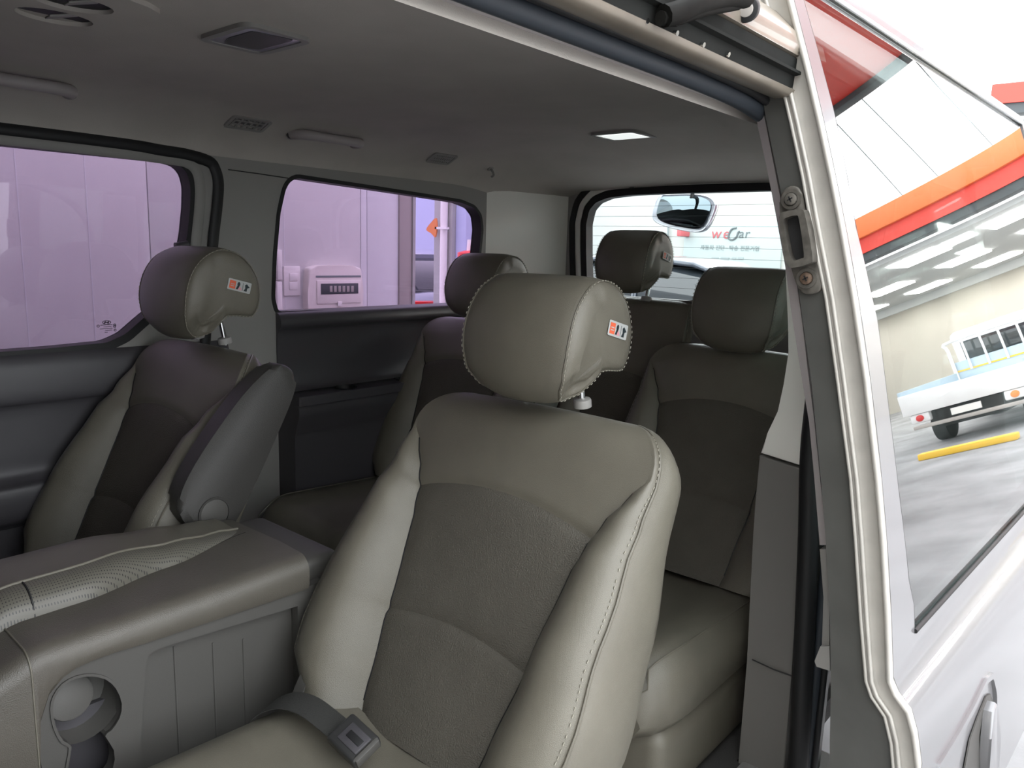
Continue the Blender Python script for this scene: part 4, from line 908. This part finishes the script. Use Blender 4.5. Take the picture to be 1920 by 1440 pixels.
def car(name, label, loc, rot, paint, L=4.5, Wd=1.8, H=1.48):
    t = thing(name, label, 'car', loc, 'parked cars'); t.rotation_euler = (0, 0, rot); X = L/2
    def put(o): o.location = (0, 0, 0); return o
    def sec(xs):
        R = []
        for x, w, zb_, zt_ in xs:
            ring = []
            for k in range(24):
                a = 2*pi*k/24; c, s = cos(a), sin(a); e = .45
                ring.append(Vector((x, w*math.copysign(abs(c)**e, c), (zb_+zt_)/2+(zt_-zb_)/2*math.copysign(abs(s)**e, s))))
            R.append(ring)
        return R
    put(loft('body', sec([(-X, .70, .40, .80), (-X+.06, .80, .28, .92), (-X+.35, .87, .22, 1.0), (-.9, .9, .2, 1.02), (.5, .9, .2, .98), (X-.9, .88, .22, .93), (X-.25, .82, .24, .78), (X, .66, .34, .62)]), paint, t, sharp=60))
    put(loft('greenhouse', sec([(-X+.25, .62, .9, 1.0), (-X+.55, .70, .9, 1.22), (-1.0, .70, .9, H-.04), (-.2, .70, .9, H-.02), (.35, .69, .9, H-.12), (.95, .66, .9, 1.12), (1.25, .64, .88, .98)]), 'carglass', t, sharp=60))
    put(loft('roof', sec([(-1.25, .60, H-.14, H-.07), (-.9, .66, H-.08, H-.01), (-.3, .67, H-.06, H+.01), (.2, .66, H-.10, H-.03), (.45, .62, H-.18, H-.13)]), paint, t, sharp=60))
    for sx in (-1, 1):
        for x in (-1.35, 1.35):
            wh = put(disc('wheel', (x, sx*.72, .32), (0, sx, 0), .32, .2, 'tyre', t, bev=.02)); put(disc('rim', (x, sx*.915, .32), (0, sx, 0), .2, .012, 'chrome', wh, bev=.004))
        put(obox('tail_lamp', (-X+.05, sx*.62, .80), ((1, 0, 0), (0, 1, 0), (0, 0, 1)), (.07, .17, .07), 'lamp_red', t, r=.02)); put(obox('headlamp', (X-.12, sx*.58, .64), ((1, 0, 0), (0, 1, 0), (0, 0, 1)), (.1, .16, .06), 'chrome', t, r=.02))
        put(obox('door_mirror', (.75, sx*.98, 1.0), ((1, 0, 0), (0, 1, 0), (0, 0, 1)), (.06, .10, .07), paint, t, r=.025)); put(tube('pillar', [Vector((1.15, sx*.66, .98)), Vector((.38, sx*.62, H-.13))], .03, paint, t)); put(tube('pillar', [Vector((-1.9, sx*.66, .98)), Vector((-1.15, sx*.6, H-.10))], .04, paint, t)); put(tube('pillar', [Vector((-.35, sx*.72, .98)), Vector((-.35, sx*.66, H-.05))], .03, paint, t))
        for x in (-.6, .5): put(obox('door_handle', (x, sx*.905, .86), ((1, 0, 0), (0, 1, 0), (0, 0, 1)), (.08, .015, .012), 'chrome', t, r=.005))
    put(obox('plate', (-X-.005, 0, .70), ((1, 0, 0), (0, 1, 0), (0, 0, 1)), (.01, .25, .055), 'white_plastic', t)); put(obox('bumper_trim', (-X+.02, 0, .42), ((1, 0, 0), (0, 1, 0), (0, 0, 1)), (.03, .6, .03), 'chrome', t, r=.01))
    return t
car('sedan', 'dark sedan parked outside behind the rear window', (-2.2, 7.0, 0), radians(4), 'carpaint')
car('sedan', 'dark car parked in the bay beyond the garage wall end', (-9.0, 10.0, 0), radians(0), 'carpaint')
car('sedan', 'grey car with red tail lamps nearest in the neighbouring bay', (-7.3, 7.6, 0), radians(160), 'carpaint2')

# white building with the company sign behind the van
SY = 14.0
wb_ = struct(box('wall_sign', (-16, SY, 0), (-3.2, SY+.3, 3.3), 'whitewall'), 'white building wall carrying a company sign')
sg = thing('company_sign', 'pale sign board with red and grey lettering on the white wall', 'sign', tuple(at(1370, 470, 1, SY)))
tlp = at(1285, 418, 1, SY-.05); trp = at(1470, 414, 1, SY-.05); blp = at(1285, 530, 1, SY-.05)
box('board', (tlp.x, SY-.06, blp.z), (trp.x, SY, tlp.z), 'sign', sg, r=.01)
YS = SY-.07
q = lambda u, v: at(u, v, 1, YS)
hgt = (q(1360, 430).z-q(1360, 447).z)
text('lettering', 'we', q(1350, 438.5), hgt*1.7, 'red', sg, shear=.15, spacing=1.25); text('lettering', 'ar', q(1395, 438.5), hgt*1.45, 'grey', sg, shear=.15, spacing=1.1)
cpts = smooth_open([q(1381, 427.5), q(1373, 429), q(1368, 436), q(1366, 445), q(1369, 449), q(1375, 449), q(1381, 444), q(1384, 436), q(1387, 434)], 4)
tube('lettering', cpts, .018, 'grey', sg, n=6)
text('lettering', '자동차 진단 · 탁송 전문기업', q(1367, 465.5), (q(1367, 460).z-q(1367, 470).z)*1.05, 'palegrey', sg)
for u0, u1 in [(1334, 1347), (1351, 1367), (1372, 1380), (1383, 1394)]:
    a_, b_ = q(u0, 486.5), q(u1, 482.5); box('small_print', (a_.x, YS, a_.z), (b_.x, YS+.006, b_.z), 'fineprint', sg)
box('stripe', (q(1285, 514).x, YS, q(1285, 516).z), (q(1480, 514).x, YS+.02, q(1285, 511).z), 'red', sg)
rk = at(1273, 435, 1, 13.6); box_ = tag(box('wall_lamp', (rk.x-.05, 13.6, rk.z-.08), (rk.x+.05, SY, rk.z+.06), 'red', r=.02), 'small red box on the white wall below the mirror', 'box')
ln = tag(tube('downpipe', [at(1253, 425, 1, SY-.06), at(1251, 500, 1, SY-.06), Vector((at(1250, 540, 1, SY-.06).x, SY-.06, 0))], .02, 'palegrey', n=8), 'thin grey downpipe on the white wall beside the mirror', 'pipe')

# workshop with red fascia, sunlight on its upper bevel painted orange (direct at the top right, and in the door glass)
ws = thing('workshop', 'workshop hall with curved red fascia, its top painted as sunlit orange, reflected in the door glass', 'building', (6, 15, 0))
box('fascia_upper', (.3, 14.6, 4.32), (24, 15.0, 4.72), 'orange', ws, r=.02)
box('fascia_lower', (-1.3, 14.7, 4.02), (24, 15.0, 4.32), 'redpanel', ws)
box('gutter', (-1.3, 14.75, 3.86), (24, 15.1, 4.02), 'darkedge', ws)
box('hall_ceiling', (-3.2, 15.0, 3.7), (26, 27, 3.8), 'workceil', ws); 
box('back_wall', (-3.2, 26.8, 0), (26, 27, 3.7), 'workwall', ws); box('side_wall', (-3.3, 15.0, 0), (-3.2, 27, 3.7), 'workwall', ws); box('far_side_wall', (25.9, 15.0, 0), (26, 27, 3.7), 'workwall', ws)
box('beam', (-3.2, 24.2, 3.45), (26, 24.4, 3.7), 'workceil', ws)
for ix in range(-1, 6):
    for iy in range(4):
        x = 3.4+1.75*ix+.1*iy; y = 16.1+3.1*iy
        l = box('ceiling_light', (x-.45, y-.55, 3.66), (x+.45, y+.55, 3.699), 'lightpanel'); tag(l, 'square lit ceiling panel inside the workshop, reflected in the door glass', 'light', 'workshop ceiling lights')
# red canopy between van and workshop
cn_ = thing('canopy', 'deep red canopy with dark edge, reflected at the top of the door glass', 'canopy', (5, 6, 0))
box('roof_slab', (1.55, 4.4, 4.56), (9, 8.5, 4.9), 'redpanel', cn_, r=.03); box('edge_gutter', (1.5, 8.45, 4.5), (9.05, 8.65, 4.62), 'darkedge', cn_, r=.01)
for x in (8.6,): tube('column', [Vector((x, 6.5, 0)), Vector((x, 6.5, 4.56))], .12, 'redpanel', cn_, n=16)
tube('cable_mast', [Vector((3.0, 8.3, 4.88)), Vector((3.0, 8.3, 6.55))], .05, 'darkedge', cn_, n=10)
for x0, y0, x1, y1 in [(4.49, 14.61, 6.67, 23.62), (3.69, 14.14, 4.7, 19.3), (2.51, 14.35, 3.17, 18.88)]:
    k_ = (x1-x0)/(y1-y0); tube('cable', [Vector((3.0, 8.3, 6.5)), Vector((x0+k_*(13.0-y0), 13.0, 6.5)), Vector((x0+k_*(30-y0), 30, 6.5))], .012, 'rubber', cn_, n=6)
# small truck in front of the workshop
tk = thing('pickup_truck', 'white flatbed truck with guard frame seen from behind, reflected in the glass', 'truck', (4.2, 12.6, 0))
TX0, TX1, TYr = 3.35, 5.05, 11.9
box('bed_floor', (TX0, TYr, .62), (TX1, TYr+2.8, .74), 'truckwhite', tk, r=.01)
box('tailgate', (TX0, TYr-.04, .62), (TX1, TYr, .98), 'truckwhite', tk, r=.01)
for x in (TX0, TX1-.04): box('side_gate', (x, TYr, .74), (x+.04, TYr+2.8, 1.05), 'truckblue', tk, r=.008)
box('front_gate', (TX0, TYr+2.75, .74), (TX1, TYr+2.8, 1.25), 'truckblue', tk, r=.008)
box('cab', (TX0+.05, TYr+2.9, .45), (TX1-.05, TYr+4.3, 1.85), 'truckwhite', tk, r=.12, seg=4); box('cab_window', (TX0+.2, TYr+2.89, 1.25), (TX1-.2, TYr+2.91, 1.62), 'carglass', tk, r=.008)
tube('guard_frame', smooth_open([Vector((TX0+.03, TYr+2.72, .75)), Vector((TX0+.03, TYr+2.72, 1.5)), Vector((TX0+.12, TYr+2.72, 1.68)), Vector((TX1-.12, TYr+2.72, 1.68)), Vector((TX1-.03, TYr+2.72, 1.5)), Vector((TX1-.03, TYr+2.72, .75))], 4), .03, 'truckwhite', tk, n=8)
for k in range(1, 6): tube('guard_bar', [Vector((TX0+(TX1-TX0)*k/6, TYr+2.72, 1.05)), Vector((TX0+(TX1-TX0)*k/6, TYr+2.72, 1.68))], .02, 'truckwhite', tk, n=8)
box('stripe', (TX0+.04, TYr+2.735, 1.05), (TX1-.04, TYr+2.75, 1.08), 'yellow', tk)
for x in (TX0+.08, TX1-.36):
    h_ = box('lamp_housing', (x, TYr-.02, .46), (x+.28, TYr+.1, .62), 'truckwhite', tk, r=.03); disc('tail_lamp', (x+.14, TYr-.02, .54), (0, -1, 0), .055, .02, 'lamp_amber' if x < 4 else 'lamp_red', h_, bev=.006)
box('number_plate', (4.0, TYr-.03, .46), (4.4, TYr-.01, .57), 'white_plastic', tk); box('rear_bumper', (TX0+.1, TYr-.05, .36), (TX1-.1, TYr+.05, .42), 'brownpost', tk, r=.01); box('chassis', (TX0+.4, TYr+.1, .3), (TX1-.4, TYr+4, .6), 'tyre', tk)
for x in (TX0+.12, TX1-.12-.2):
    for y in (TYr+.9, TYr+3.6): disc('wheel', (x, y, .3), (1, 0, 0), .3, .2, 'tyre', tk, bev=.02)
for (x, y, rz) in [(3.9, 10.6, .1)]: tag(box('wheel_stop', (x-.6, y-.08, 0), (x+.6, y+.08, .1), 'yellow', r=.02), 'yellow wheel stop on the asphalt behind the truck', 'wheel stop')
